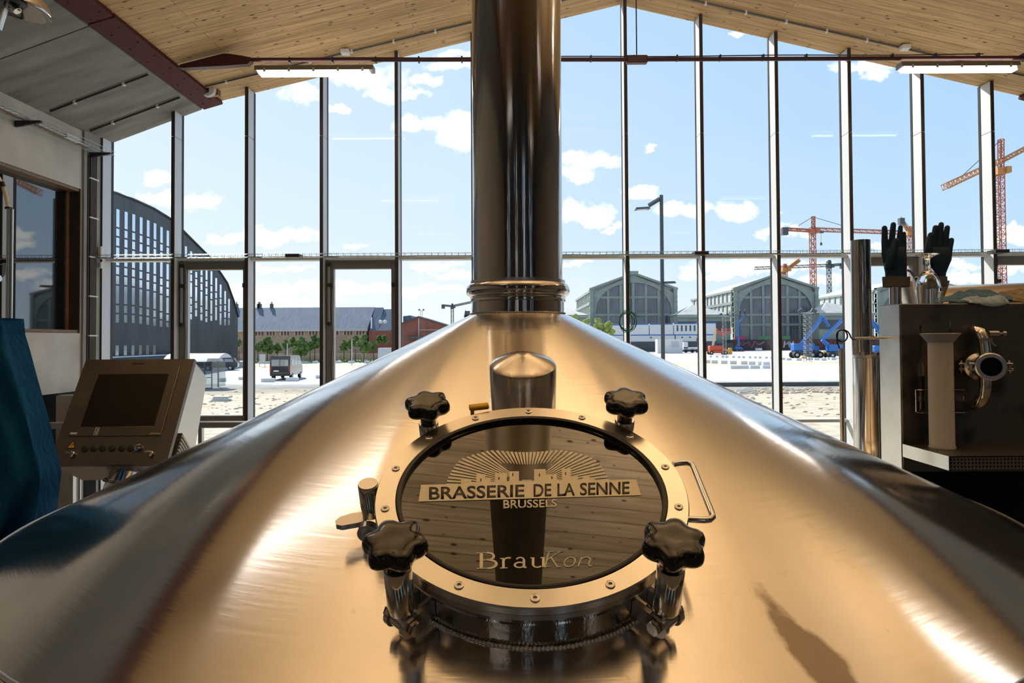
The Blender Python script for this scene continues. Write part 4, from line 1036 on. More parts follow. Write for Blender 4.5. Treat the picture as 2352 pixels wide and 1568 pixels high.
for i in range(45):
    for k in range(NU):
        b.bm.faces.new((fv[i][k], fv[i][k + 1], fv[i + 1][k + 1], fv[i + 1][k])); b.bm.faces.new((bv[i][k], bv[i + 1][k], bv[i + 1][k + 1], bv[i][k + 1]))
    b.bm.faces.new((fv[i][NU], bv[i][NU], bv[i + 1][NU], fv[i + 1][NU])); b.bm.faces.new((fv[i][0], fv[i + 1][0], bv[i + 1][0], bv[i][0]))
for k in range(NU):
    b.bm.faces.new((fv[0][k], bv[0][k], bv[0][k + 1], fv[0][k + 1])); b.bm.faces.new((fv[45][k], fv[45][k + 1], bv[45][k + 1], bv[45][k]))
jk = b.build('work_jacket', M_BLUE, origin=P(-60, 1300, Yj), ang=80)
tag(jk, 'hanging blue work jacket at the left edge beside the steel pipe', 'jacket')

# ================================================================== RIGHT: SAMPLING STATION
K = 1.12
YBX = 2.52; XBX = P(2070, 850, YBX).x; ZBT = P(2070, 697, YBX).z; XE = 3.9; YBK = YBX + .145
st = thing('sampling_box', 'dark stained stainless box with daylight painted on its left end, right of the kettle', 'sampling box', (XBX + 1, YBX + .07, ZP))
b = MB(); b.bx(XBX, XE, YBX, YBK, P(2070, 1085, YBX).z, ZBT, .004); b.build('body', M_BOX, st)
b = MB(); b.bx(XBX - .003, XBX - .0005, YBX + .003, YBK - .003, P(2070, 1085, YBX).z, ZBT - .003); b.build('daylit_end', M_SSB, st)['label'] = 'left end with daylight put into its pale colour'  # pale plate paints daylight on the left end of the box
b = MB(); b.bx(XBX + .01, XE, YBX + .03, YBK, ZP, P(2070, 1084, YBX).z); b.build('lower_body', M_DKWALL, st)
zs = P(2183, 1048, 2.25).z; XS = P(2075, 1050, YBX - .003).x
b = MB(); b.bx(XS, XE, 2.25, YBX - .002, zs - .003, zs); 
b.bx(XS, XS + .003, 2.25, YBX - .002, zs - .045, zs); b.bx(XS, XE, 2.25, 2.253, zs - .045, zs)
b.bx(XS, XE, 2.26, YBX - .002, zs - .047, zs - .044)
M_PERF = mat('perforated_steel', (.25, .23, .2), .4, 1.0)
N, L, bs = nodes(M_PERF); tc = N.new('ShaderNodeTexCoord'); mp = N.new('ShaderNodeMapping'); mp.inputs['Scale'].default_value = (85, 85, 85); mp.inputs['Rotation'].default_value = (0, 0, 0); L.new(tc.outputs['Object'], mp.inputs[0])
fr = N.new('ShaderNodeVectorMath'); fr.operation = 'FRACTION'; L.new(mp.outputs[0], fr.inputs[0]); sb = N.new('ShaderNodeVectorMath'); sb.operation = 'SUBTRACT'; sb.inputs[1].default_value = (.5, .5, .5); L.new(fr.outputs[0], sb.inputs[0])
sp = N.new('ShaderNodeSeparateXYZ'); L.new(sb.outputs[0], sp.inputs[0])
def mth(op, a, b_=None):
    n = N.new('ShaderNodeMath'); n.operation = op
    for i, v in enumerate((a, b_)):
        if v is None: continue
        if isinstance(v, (int, float)): n.inputs[i].default_value = v
        else: L.new(v, n.inputs[i])
    return n.outputs[0]
geo = N.new('ShaderNodeNewGeometry'); sg = N.new('ShaderNodeSeparateXYZ'); L.new(geo.outputs['Normal'], sg.inputs[0])
top = mth('GREATER_THAN', mth('ABSOLUTE', sg.outputs[2]), .5)
oth = mth('ADD', mth('MULTIPLY', mth('POWER', sp.outputs[1], 2), top), mth('MULTIPLY', mth('POWER', sp.outputs[2], 2), mth('SUBTRACT', 1, top)))
dd = mth('SQRT', mth('ADD', mth('POWER', sp.outputs[0], 2), oth)); hole = mth('LESS_THAN', dd, .26)
mxp = N.new('ShaderNodeMixRGB'); L.new(hole, mxp.inputs[0]); mxp.inputs[1].default_value = (.27, .245, .21, 1); mxp.inputs[2].default_value = (.004, .004, .004, 1); L.new(mxp.outputs[0], bs.inputs['Base Color'])
sh = b.build('perforated_shelf', M_PERF, st, smooth=False)
b = MB(); b.bx(XS - .002, XS + .0, 2.25, YBX - .002, zs - .046, zs + .0005); b.build('shelf_end', M_SSB, st, smooth=False)
# pipe loop and sight glass on the front
def Q(px, py, dy=0): return P(px, py, YBX - dy)
b = MB()
pth = [Q(2232, 757, -.01), Q(2240, 758, .03), Q(2252, 765, .055), Q(2260, 782, .068), Q(2263, 805, .07), Q(2263, 840, .07), Q(2263, 890, .07), Q(2260, 908, .066), Q(2252, 922, .052), Q(2240, 930, .03), Q(2232, 931, -.01)]
pp = []
for i in range(len(pth) - 1):
    for k in range(4): pp.append(pth[i].lerp(pth[i + 1], k / 4))
pp.append(pth[-1])
b.tube(pp, .0205, 24); b.build('pipe_loop', M_SSP, st)
c0 = Q(2248, 842, .03); c1 = Q(2277, 842, .17)
dirv = (c1 - c0).normalized(); Mq = Matrix.Translation(c0) @ dirv.to_track_quat('Z', 'Y').to_matrix().to_4x4(); ln = (c1 - c0).length
b = MB(); b.M = Mq; b.lathe([(0, 0), (.046, 0), (.05, .004), (.05, .02), (.043, .026), (.038, .03), (.038, ln - .03), (.044, ln - .026), (.048, ln - .02), (.048, ln - .004), (.044, ln), (.033, ln), (.032, ln - .006), (0, ln - .006)], seg=48)
sg_ = b.build('sight_housing', M_SS, st)
b = MB(); b.M = Mq; b.lathe([(.0315, ln - .004), (0, ln - .004)], seg=40); b.build('sight_lens', M_SIGHT, sg_)
b = MB(); b.M = Mq
for z_ in (.012, ln - .012):
    for sx_ in (-1, 1):
        for s2 in (-1, 1): b.box((sx_ * .056, s2 * .009, z_), (.02, .009, .016), bev=.002)
        b.cyl((sx_ * .058, -.022, z_), (sx_ * .058, .022, z_), .004, seg=8)
b.build('clamp_lug', M_SSP, sg_)
b = MB(); b.cyl(Q(2270, 766, .06), Q(2292, 766, .06), .011, seg=20); b.cyl(Q(2292, 766, .06), Q(2303, 766, .06), .004, seg=12); b.cyl(Q(2302, 766, .06), Q(2309, 766, .06), .0095, seg=16); b.tube([Q(2275, 775, .06), Q(2278, 787, .06), Q(2286, 795, .06)], .005, 10); b.build('sample_valve', M_SS, st)
# hydrometer rack
zk1, zk2 = Q(2117, 893).z, Q(2117, 945).z
xk0, xk1 = Q(2096, 900).x, Q(2205, 900).x
b = MB()
for z_ in (zk1, zk2): b.tube([(xk0, YBX, z_), (xk0, YBX - .03, z_), (xk0 + .01, YBX - .042, z_), (xk1 - .01, YBX - .042, z_), (xk1, YBX - .03, z_), (xk1, YBX, z_)], .0018, 8)
b.cyl((xk0, YBX - .02, zk1), (xk0, YBX - .02, zk2), .0016, seg=6); b.cyl((xk1, YBX - .02, zk1), (xk1, YBX - .02, zk2), .0016, seg=6)
b.box(((xk0 + xk1) / 2, YBX - .022, zk2), (xk1 - xk0, .038, .002))
b.build('hydrometer_rack', M_SSP, st)

M_PAPER = mat('paper_scale', (.62, .5, .42), .7)
M_LEAD = mat('lead_shot', (.03, .012, .012), .5)
for k, (pxh, ytop, ybody, ybot) in enumerate(((2117, 729, 829, 947), (2187, 735, 836, 949))):
    base = Q(pxh, ybot, .022); 
    def hz(y): return Q(pxh, y, .022).z
    t = thing('hydrometer', 'glass hydrometer in the wire rack, ' + ('left of the measuring cylinder' if k == 0 else 'half hidden behind the measuring cylinder'), 'hydrometer', base, 'hydrometers in the wire rack')
    h0 = base.z + .002
    b = MB(); b.lathe([(0, h0), (.0085, h0 + .003), (.0105, h0 + .012), (.0105, hz(ybody + 12)), (.006, hz(ybody)), (.0028, hz(ybody - 6)), (.0028, hz(ytop + 2)), (0, hz(ytop))], (base.x, base.y, 0), 20); b.build('glass_body', M_GLASS, t)
    b = MB(); b.lathe([(0, hz(ytop + 18)), (.0019, hz(ytop + 18)), (.0019, hz(ybody - 8)), (0, hz(ybody - 8))], (base.x, base.y, 0), 10); b.build('stem_scale', M_PAPER, t)
    b = MB(); b.lathe([(.0, hz(864)), (.0085, hz(864)), (.0085, hz(911)), (0, hz(911))], (base.x, base.y, 0), 16); b.build('paper_scale', M_PAPER, t)
    b = MB(); b.lathe([(0, h0 + .002), (.0085, h0 + .012), (.0088, hz(921)), (0, hz(921))], (base.x, base.y, 0), 16); b.build('ballast', M_LEAD, t)
    b = MB()
    for j in range(12): b.box((base.x - .003, base.y - .0088, hz(868 + j * 3.5)), (.006, .0006, .0006))
    b.build('scale_marks', M_GASK, t)
# measuring cylinder
Yc = 2.42; bc = P(2164, 1026, Yc); bc.z = zs + .001
t = thing('measuring_cylinder', 'translucent white plastic measuring cylinder with a funnel rim on the perforated shelf', 'measuring cylinder', bc)
M_PP = mat('translucent_plastic', (.86, .83, .80), .35, trans=.12, ior=1.3)
zt_ = P(2164, 766, Yc).z; rc = 26 * Yc / F
b = MB(); b.lathe([(0, bc.z), (rc * 1.05, bc.z), (rc * 1.06, bc.z + .006), (rc, bc.z + .012), (rc * .98, zt_ - .032), (rc * 1.1, zt_ - .026), (rc * 1.6, zt_), (rc * 1.56, zt_ + .001), (rc * 1.05, zt_ - .022), (rc * .92, zt_ - .032), (rc * .92, bc.z + .01), (0, bc.z + .01)], (bc.x, bc.y, 0), 48); b.build('cylinder_wall', M_PP, t)
b = MB(); zz_ = bc.z + .03; j = 0
while zz_ < zt_ - .06:
    a0 = R(-96); wdt = .5 if j % 5 == 0 else .26
    b.lathe([(rc * 1.004, zz_), (rc * 1.008, zz_ + .0004), (rc * 1.004, zz_ + .0009)], (bc.x, bc.y, 0), 8, a0=a0, a1=a0 + wdt); zz_ += .0075; j += 1
b.build('graduation_marks', mat('white_marks', (.78, .74, .68), .5), t)
b = MB(); b.lathe([(.0, bc.z + .012), (rc * .90, bc.z + .012), (rc * .90, zt_ - .045), (0, zt_ - .045)], (bc.x, bc.y, 0), 32)

# inverted glass
gb = P(2132, 694, YBX + .07); gb.z = ZBT + .0005
gl_ = [(0.0405, 0), (.0425, .03), (.0440, .055), (.0400, .085), (.0290, .11), (.0180, .128), (.0110, .140), (.0088, .150), (.0085, .165), (.0110, .176), (.0260, .183), (.0400, .188), (.0405, .1895), (.0, .1905)]
inner = [(0, .124), (.012, .121), (.0262, .108), (.0378, .083), (.0422, .055), (.0408, .03), (.039, 0)]
b = MB(); b.lathe([(r_, gb.z + z_) for r_, z_ in (inner + gl_)], (gb.x, gb.y, 0), 48)
gs = b.build('beer_glass', M_GLASS, origin=gb, ang=60); tag(gs, 'stemmed beer glass standing upside down on the steel box', 'glass')
b = MB(); b.lathe([(.0442, gb.z + .048), (.0446, gb.z + .052), (.0443, gb.z + .060)], (gb.x, gb.y, 0), 8, a0=R(-62), a1=R(-5)); b.build('glass_marking', mat('maroon_print', (.05, .015, .02), .5), gs)

# gloves drying on upright pipes
M_GLOVE = mat('dark_rubber', rough=.55, spec=.35); add_noise(M_GLOVE, (.005, .032, .075), (.009, .045, .10), 30, bump=.25, bscale=500)
M_CUFF = mat('beige_cuff_lining', rough=.8); add_noise(M_CUFF, (.12, .11, .10), (.17, .155, .14), 20)
def gp(x, y, Y): return P(1980 + x / 7.128, 480 + y / 7.128, Y)
YGV = 2.98; s7 = YGV / F / 7.128
def glove(nm, label, fingers, palm, cuff, post):
    t = thing('rubber_glove', label, 'glove', gp(cuff[0], cuff[3], YGV), 'rubber gloves drying on pipes')
    b = MB()
    for (pts, r0, r1, dy) in fingers:
        ps = [gp(x, y, YGV + d) for (x, y, d) in pts]
        pl_ = []
        for i in range(len(ps) - 1):
            for k in range(5): pl_.append(ps[i].lerp(ps[i + 1], k / 5))
        pl_.append(ps[-1]); n = len(pl_)
        b.tube(pl_, [(r0 + (r1 - r0) * i / (n - 1)) * s7 for i in range(n)], 14)
        b.ball(pl_[-1], r1 * s7 * 1.0, 2)
    # palm and wrist as stacked ellipses
    rings = []
    for (xl, xr_, y, th) in palm:
        a = gp(xl, y, YGV); c = gp(xr_, y, YGV); m = (a + c) / 2; rx = (c.x - a.x) / 2
        rings.append([b.bm.verts.new(m + Vector((rx * math.cos(q), th * math.sin(q), 0))) for q in [2 * PI * k / 24 for k in range(24)]])
    for A, B in zip(rings, rings[1:]):
        for k in range(24): b.bm.faces.new((A[k], A[(k + 1) % 24], B[(k + 1) % 24], B[k]))
    b.bm.faces.new(rings[0]); b.bm.faces.new(rings[-1])
    o = b.build('hand', M_GLOVE, t)
    rm = o.modifiers.new('fuse', 'REMESH'); rm.mode = 'VOXEL'; rm.voxel_size = .0028; rm.use_smooth_shade = True
    sm = o.modifiers.new('soft', 'SMOOTH'); sm.iterations = 6; sm.factor = .5
    # folded cuff with zigzag edge
    xl, xr_, y0, y1 = cuff; a = gp(xl, y0, YGV); c = gp(xr_, y0, YGV); m = (a + c) / 2; rx = (c.x - a.x) / 2; zb = gp(xl, y1, YGV).z
    b = MB(); n = 96; T_, B_2, Ti, Bi = [], [], [], []
    for k in range(n):
        q = 2 * PI * k / n; zg = a.z + (.0022 if (k // 2) % 2 else -.0012) + .002 * math.sin(q * 2)
        T_.append(b.bm.verts.new((m.x + rx * math.cos(q), m.y + .036 * math.sin(q), zg))); B_2.append(b.bm.verts.new((m.x + rx * .96 * math.cos(q), m.y + .036 * math.sin(q), zb)))
        Ti.append(b.bm.verts.new((m.x + (rx - .002) * math.cos(q), m.y + .034 * math.sin(q), zg))); Bi.append(b.bm.verts.new((m.x + (rx * .96 - .003) * math.cos(q), m.y + .033 * math.sin(q), zb + .002)))
    for k in range(n):
        j = (k + 1) % n
        b.bm.faces.new((T_[k], T_[j], B_2[j], B_2[k])); b.bm.faces.new((Ti[k], Bi[k], Bi[j], Ti[j])); b.bm.faces.new((T_[k], Ti[k], Ti[j], T_[j])); b.bm.faces.new((B_2[k], B_2[j], Bi[j], Bi[k]))
    b.build('folded_cuff', M_CUFF, t, ang=60)
    pb = thing('drying_pipe', post[2], 'pipe', (m.x, YGV, ZP), 'upright pipes under the gloves')
    b = MB(); b.cyl((m.x + post[0], YGV, ZP), (m.x + post[0], YGV, a.z + .01), post[1], seg=24); b.build('pipe_body', M_SSP, pb)
    b = MB(); b.lathe([(0, ZP), (.09, ZP), (.09, ZP + .01), (0, ZP + .01)], (m.x + post[0], YGV, 0), 24); b.build('foot_plate', M_SS, pb)
glove('g', 'dark blue rubber glove standing upright beside the tall steel tube',
      [([(390, 760, 0), (372, 560, 0), (368, 310, 0)], 62, 44, 0), ([(480, 760, 0), (482, 560, 0), (512, 252, 0)], 60, 43, 0), ([(600, 760, 0), (608, 520, 0), (630, 292, 0)], 56, 37, 0), ([(670, 760, 0), (685, 600, .005), (688, 395, .005)], 52, 30, 0), ([(450, 950, -.012), (505, 740, -.03), (560, 525, -.035)], 85, 54, 0)],
      [(345, 700, 640, .02), (318, 722, 720, .028), (335, 725, 820, .033), (365, 725, 940, .032), (385, 722, 1040, .03), (385, 728, 1190, .03)], (338, 778, 1115, 1278), (-.005, .024, 'bright steel pipe carrying the glove nearest the tall steel tube'))
glove('g', 'dark blue rubber glove standing upright behind the inverted beer glass',
      [([(1150, 760, 0), (1170, 560, 0), (1203, 302, 0)], 60, 44, 0), ([(1250, 760, 0), (1268, 560, -.004), (1296, 250, -.004)], 60, 42, 0), ([(1340, 760, 0), (1355, 560, 0), (1395, 303, 0)], 60, 42, 0), ([(1390, 840, 0), (1425, 640, 0), (1463, 507, 0)], 66, 42, 0), ([(1080, 900, -.01), (1075, 720, -.028), (1130, 425, -.03)], 80, 50, 0)],
      [(1040, 1440, 640, .022), (1006, 1470, 740, .03), (1015, 1450, 850, .033), (1050, 1400, 960, .032), (1080, 1360, 1060, .03), (1085, 1352, 1190, .03)], (1045, 1378, 1112, 1270), (-.0, .024, 'steel pipe carrying the glove behind the beer glass'))
# steel can with a lever lid behind
q = P(2118, 690, 3.15)
t = thing('steel_can', 'conical steel can with a lever latch behind the gloves', 'can', (q.x, 3.15, ZP))
zt2 = P(2118, 648, 3.15).z; b = MB(); b.lathe([(.05, ZP + .01), (.05, zt2 - .18), (.105, zt2 - .02), (.11, zt2), (.1, zt2), (.0, zt2 - .005)], (q.x, 3.15, 0), 40); b.build('body', M_SS, t)
b = MB(); b.tube([P(2082, 620, 3.05), P(2090, 622, 3.05), P(2100, 636, 3.05), P(2104, 644, 3.05)], .006, 8); b.box(P(2104, 641, 3.05), (.02, .02, .02), bev=.003); b.build('lever', M_SS, t)
# tall tube, canister, probe
q = P(1976, 552, 3.05)
t = thing('steel_tube', 'tall dark open steel tube behind the probe, in front of a mullion', 'tube', (q.x, q.y, ZP))
b = MB(); b.lathe([(.041, ZP), (.041, q.z), (.038, q.z), (.038, ZP + .3)], (q.x, q.y, 0), 40); b.build('tube_wall', M_PIPE, t)
q = P(2012, 830, 2.78)
t = thing('canister', 'upright stainless canister with bolted lid beside the sampling box', 'canister', (q.x, q.y, ZP))
zl = P(2012, 822, 2.78).z; b = MB(); b.lathe([(0, ZP), (.082, ZP), (.082, zl), (0, zl)], (q.x, q.y, 0), 48); b.build('body', M_SSP, t)
b = MB(); b.lathe([(0, zl + .001), (.086, zl + .001), (.086, zl + .012), (0, zl + .012)], (q.x, q.y, 0), 48); b.build('lid', M_SS, t)
for a in range(8):
    b = MB(); b.cyl((q.x + .06 * math.cos(a * PI / 4 + .35), q.y + .06 * math.sin(a * PI / 4 + .35), zl + .012), (q.x + .06 * math.cos(a * PI / 4 + .35), q.y + .06 * math.sin(a * PI / 4 + .35), zl + .024), .012, seg=6); b.build('bolt', M_SS, t)
Yq = 2.62; q = P(2034, 776, Yq)
t = thing('temperature_probe', 'steel probe with a looped black cable screwed into the box end', 'probe', q)
b = MB(); b.cyl(P(2034, 776, Yq), P(2005, 776, Yq), .0045, seg=12); b.cyl(P(2008, 776, Yq), P(1998, 776, Yq), .0085, seg=8); b.cyl(P(1998, 776, Yq), P(1966, 777, Yq), .0055, seg=12); b.build('probe_body', M_SSP, t)
b = MB(); cpts = [P(1966, 779, Yq), P(1958, 779, Yq), P(1954, 774, Yq), P(1952, 768, Yq), P(1948, 762, Yq), P(1940, 757.5, Yq)]
cpts += [P(1934 + 12.5 * math.cos(R(80 + k * 20)), 771 - 13.5 * math.sin(R(80 + k * 20)), Yq + .0006 * k) for k in range(22)]
cpts += [P(1922, 782, Yq + .01), P(1928, 800, Yq + .01)]
b.tube(cpts, .0028, 8); b.build('cable', M_GASK, t)
q = P(1932, 800, Yq + .01)
t = thing('cable_conduit', 'thin upright dark tube taking the looped cable', 'conduit', (q.x, q.y, ZP))
b = MB(); b.lathe([(.0085, ZP), (.0085, q.z), (.006, q.z), (.006, ZP + .2)], (q.x, q.y, 0), 20); b.build('tube_wall', M_SSP, t)

# cloths on the box
M_CLOTH = mat('grey_blue_cloth', rough=.9, spec=.1); add_noise(M_CLOTH, (.09, .18, .30), (.12, .22, .35), 14, bump=.4, bscale=300)
M_CLOTHW = mat('pale_blue_cloth', rough=.9, spec=.1); add_noise(M_CLOTHW, (.40, .52, .70), (.46, .58, .76), 14, bump=.4, bscale=300)
M_SACK = mat('printed_beige_cloth', rough=.9, spec=.1); add_noise(M_SACK, (.24, .19, .135), (.30, .24, .175), 10)
def cloth(name, label, prof, mt, y0, y1, seed, th=.004, dr=0):
    """prof: (px, py) along the top edge of the heap; drapes over the box front"""
    n = len(prof); NX, NY = 60, 22; b = MB(); g = []
    for i in range(NX + 1):
        u = i / NX * (n - 1); k = min(int(u), n - 2); f_ = u - k; px = prof[k][0] * (1 - f_) + prof[k + 1][0] * f_; py = prof[k][1] * (1 - f_) + prof[k + 1][1] * f_
        row = []
        for j in range(NY + 1):
            v = j / NY; Y = y0 + (y1 - y0) * v
            zb = ZBT + .003
            top = P(px, py, (y0 + y1) / 2).z
            hh = (top - zb) * math.sin(min(1, v * 1.25 + .08) * PI * .62) 
            hh *= .85 + .3 * noise.noise(Vector((i * .12, j * .3, seed)))
            hh += .006 * noise.noise(Vector((i * .35, j * .25, seed + 5)))
            p = Vector((P(px, py, (y0 + y1) / 2).x, Y, zb + max(hh, .001)))
            if v < .16 and dr: 
                p.y = YBX - .006 - .003 * math.sin(i * .5); p.z = zb - dr * (.16 - v) / .16 * (.6 + .4 * math.sin(i * .11 + seed))
            row.append(p)
        g.append(row)
    A = [[b.bm.verts.new(p) for p in r_] for r_ in g]
    for i in range(NX):
        for j in range(NY): b.bm.faces.new((A[i][j], A[i + 1][j], A[i + 1][j + 1], A[i][j + 1]))
    o = b.build(name, mt, origin=g[NX // 2][NY // 2], ang=80); md = o.modifiers.new('thick', 'SOLIDIFY'); md.thickness = th; md.offset = 1
    s_ = o.modifiers.new('sub', 'SUBSURF'); s_.levels = 1; s_.render_levels = 1
    return tag(o, label, 'cloth')
cloth('cloth', 'crumpled grey blue cloth lying on the steel box beside the beer glass', [(2177, 693), (2190, 680), (2210, 676), (2225, 667), (2243, 662), (2262, 664), (2285, 670), (2303, 676)], M_CLOTH, YBX + .056, YBK + .1, 1.3)
cloth('cloth', 'pale blue cloth folded over the front edge of the steel box', [(2214, 691), (2226, 683), (2243, 681), (2262, 684), (2280, 682), (2298, 678), (2304, 684)], M_CLOTHW, YBX - .004, YBX + .05, 4.2, dr=.018)
cloth('cloth', 'printed beige cloth on the steel box at the right edge', [(2310, 690), (2318, 680), (2328, 670), (2340, 663), (2365, 660), (2400, 662)], M_SACK, YBX + .0, YBK + .05, 7.7, dr=.02)

# horizontal drum at the right, behind the sampling box
YD = 4.2; rd = .34
xa_, xb_ = P(2108, 660, YD).x, 6.4
za_, zb_ = P(2160, 655, YD - .05).z, P(2352, 648, YD - .05).z; k_ = (zb_ - za_) / (P(2352, 650, YD).x - P(2160, 650, YD).x)
A0 = Vector((xa_, YD, za_ - rd - k_ * .15)); A1 = Vector((xb_, YD, A0.z + k_ * (xb_ - xa_)))
t = thing('steel_drum', 'large horizontal steel drum with warm reflections behind the sampling box', 'drum', (xa_ + 1.5, YD, ZP))
M_LID2 = mat('brushed_drum_steel', (.48, .41, .33), .28, 1.0)
b = MB(); b.cyl(A0, A1, rd, rd, 96); b.build('drum_shell', M_LID2, t)
b = MB(); dz_ = .235; dy_ = math.sqrt(rd * rd - dz_ * dz_) + .012; b.tube([A0 + Vector((.02, -dy_, dz_)), A1 + Vector((-.02, -dy_, dz_))], .012, 12); b.build('side_rail', M_SSP, t)
for xx_ in (xa_ + .6, xa_ + 2.6): b = MB(); b.bx(xx_ - .1, xx_ + .1, YD - .25, YD + .25, ZP, A0.z - .2); b.build('saddle', M_SS, t)
#@EXT
# ================================================================== YARD AND CITY OUTSIDE
def Xat(px, Y): return P(px, 780, Y).x
def Zat(py, Y, px=1186): return P(px, py, Y).z
def gm():
    m = mat('yard_ground', rough=.95, spec=.1); N, L, b = nodes(m)
    tc = N.new('ShaderNodeTexCoord'); sx = N.new('ShaderNodeSeparateXYZ'); L.new(tc.outputs['Object'], sx.inputs[0])
    nz = N.new('ShaderNodeTexNoise'); nz.inputs['Scale'].default_value = .25; nz.inputs['Detail'].default_value = 6; L.new(tc.outputs['Object'], nz.inputs['Vector'])
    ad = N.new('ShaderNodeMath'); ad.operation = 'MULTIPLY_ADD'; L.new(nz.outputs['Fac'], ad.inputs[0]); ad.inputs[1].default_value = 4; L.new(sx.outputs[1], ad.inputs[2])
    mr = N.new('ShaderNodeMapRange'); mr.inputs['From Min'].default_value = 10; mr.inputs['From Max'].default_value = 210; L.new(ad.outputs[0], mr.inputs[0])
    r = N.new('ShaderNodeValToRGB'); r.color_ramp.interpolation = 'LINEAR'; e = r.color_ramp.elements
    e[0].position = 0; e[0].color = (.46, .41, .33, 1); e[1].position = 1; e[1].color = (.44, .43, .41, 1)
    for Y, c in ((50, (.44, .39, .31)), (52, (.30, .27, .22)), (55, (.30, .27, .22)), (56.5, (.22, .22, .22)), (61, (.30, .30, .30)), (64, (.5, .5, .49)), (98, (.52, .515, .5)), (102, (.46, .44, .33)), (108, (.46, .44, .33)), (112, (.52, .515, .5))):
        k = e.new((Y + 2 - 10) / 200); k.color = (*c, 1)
    L.new(mr.outputs[0], r.inputs[0])
    n2 = N.new('ShaderNodeTexNoise'); n2.inputs['Scale'].default_value = 1.6; n2.inputs['Detail'].default_value = 9; n2.inputs['Roughness'].default_value = .7
    mp = N.new('ShaderNodeMapping'); mp.inputs['Scale'].default_value = (.45, 1, 1); L.new(tc.outputs['Object'], mp.inputs[0]); L.new(mp.outputs[0], n2.inputs['Vector'])
    r2 = N.new('ShaderNodeValToRGB'); r2.color_ramp.elements[0].position = .36; r2.color_ramp.elements[0].color = (.6, .56, .5, 1); r2.color_ramp.elements[1].position = .56; r2.color_ramp.elements[1].color = (1.05, 1.05, 1.05, 1); L.new(n2.outputs['Fac'], r2.inputs[0])
    x = N.new('ShaderNodeMixRGB'); x.blend_type = 'MULTIPLY'; x.inputs[0].default_value = .8; L.new(r.outputs[0], x.inputs[1]); L.new(r2.outputs[0], x.inputs[2]); L.new(x.outputs[0], b.inputs['Base Color'])
    return m
b = MB(); b.face([(-1500, 11.32, 0), (1500, 11.32, 0), (1500, 2000, 0), (-1500, 2000, 0)])
struct('ground', b, gm(), 'pale sunlit yard outside', smooth=False)
M_BLK = mat('black_cladding', rough=.5); add_noise(M_BLK, (.030, .034, .042), (.055, .06, .07), .3, 5, (1, 2, .4))
M_WSTR = mat('reflecting_window', (.80, .86, .9), .12, .85)
M_BRICKY = mat('ochre_brick', rough=.9); add_noise(M_BRICKY, (.26, .185, .12), (.37, .28, .19), .8, 5)
M_BRICKR = mat('red_brick', rough=.9); add_noise(M_BRICKR, (.20, .07, .05), (.28, .105, .075), .7, 5)
M_SLATE = mat('blue_grey_slate', rough=.85, spec=.1); add_noise(M_SLATE, (.085, .11, .15), (.15, .185, .24), .9, 6, (6, .4, .4))
M_TRIMG = mat('pale_stone', (.42, .40, .37), .8)
M_RDSH = mat('brown_red_shutter', (.13, .04, .035), .7)
M_HALL = mat('grey_green_iron', rough=.6); add_noise(M_HALL, (.19, .235, .215), (.25, .30, .275), .4, 5)
M_HGL = mat('hall_glass', rough=.15, metal=.0, spec=.8); add_noise(M_HGL, (.045, .055, .085), (.13, .14, .18), .25, 6, (1, 1, .5))
M_ZINC = mat('zinc_roof', (.46, .48, .50), .45)
M_PALE = mat('pale_roof', rough=.8); add_noise(M_PALE, (.42, .42, .39), (.55, .55, .52), .6)
M_CONT = mat('white_container', (.62, .64, .65), .5)
M_BLUEP = mat('blue_paint', (.02, .13, .42), .35)
M_REDP = mat('red_orange_paint', (.55, .07, .03), .4)
M_YELP = mat('yellow_paint', (.62, .33, .03), .4)
M_CREAM = mat('cream_paint', (.55, .45, .28), .5)
M_TYRE = mat('tyre', (.015, .015, .016), .8)
M_CRR = mat('crane_red', (.40, .13, .07), .6)
M_CRO = mat('crane_ochre', (.45, .20, .06), .6)
M_CRD = mat('crane_dark', (.06, .07, .08), .6)
M_LEAF = mat('tree_leaves', rough=.9, spec=.1); add_noise(M_LEAF, (.030, .065, .022), (.13, .19, .055), 1.6, 8, (1, 1, 1), .35, .65)
M_LEAFY = mat('yellow_green_leaves', rough=.9, spec=.1); add_noise(M_LEAFY, (.16, .22, .05), (.36, .40, .12), 1.2, 8)
M_TRUNK = mat('bark', (.09, .07, .05), .9)
M_BLOCK = mat('concrete_block', (.62, .62, .62), .8)

# black arched office block at the left
bx_ = -49.5; Ya, Yb = 56.0, 121.3
pr = [(121.3, 0), (121.3, 8.2), (119.4, 11.0), (116.7, 13.9), (110.3, 17.4), (102.3, 20.0), (98.2, 21.4), (92.9, 22.1), (87.7, 22.35), (84.3, 22.3)]
pr = [(Y, z) for Y, z in pr]
left = [(2 * 86 - Y, z) for Y, z in pr[::-1]]
poly = pr + left[1:]
b = MB(); b.prism([(bx_, Y, z) for Y, z in poly], (-26, 0, 0))
bl = b.build('wall', M_BLK, smooth=False); bl.name = 'office_block'
tag(bl, 'black arched office block with vertical window strips, left of the car park', 'building')
def arch_z(Y):
    for (y0, z0), (y1, z1) in zip(pr, pr[1:]):
        if y1 <= Y <= y0: return z1 + (z0 - z1) * (Y - y1) / (y0 - y1 + 1e-9)
    return 22.3
wp = [268, 287, 304.6, 321.7, 338, 353.7, 368.8, 383.4, 397.5, 411.5, 425.3, 437.3, 449.2, 461.4, 473, 484.3, 495.2, 505.6, 516, 525]
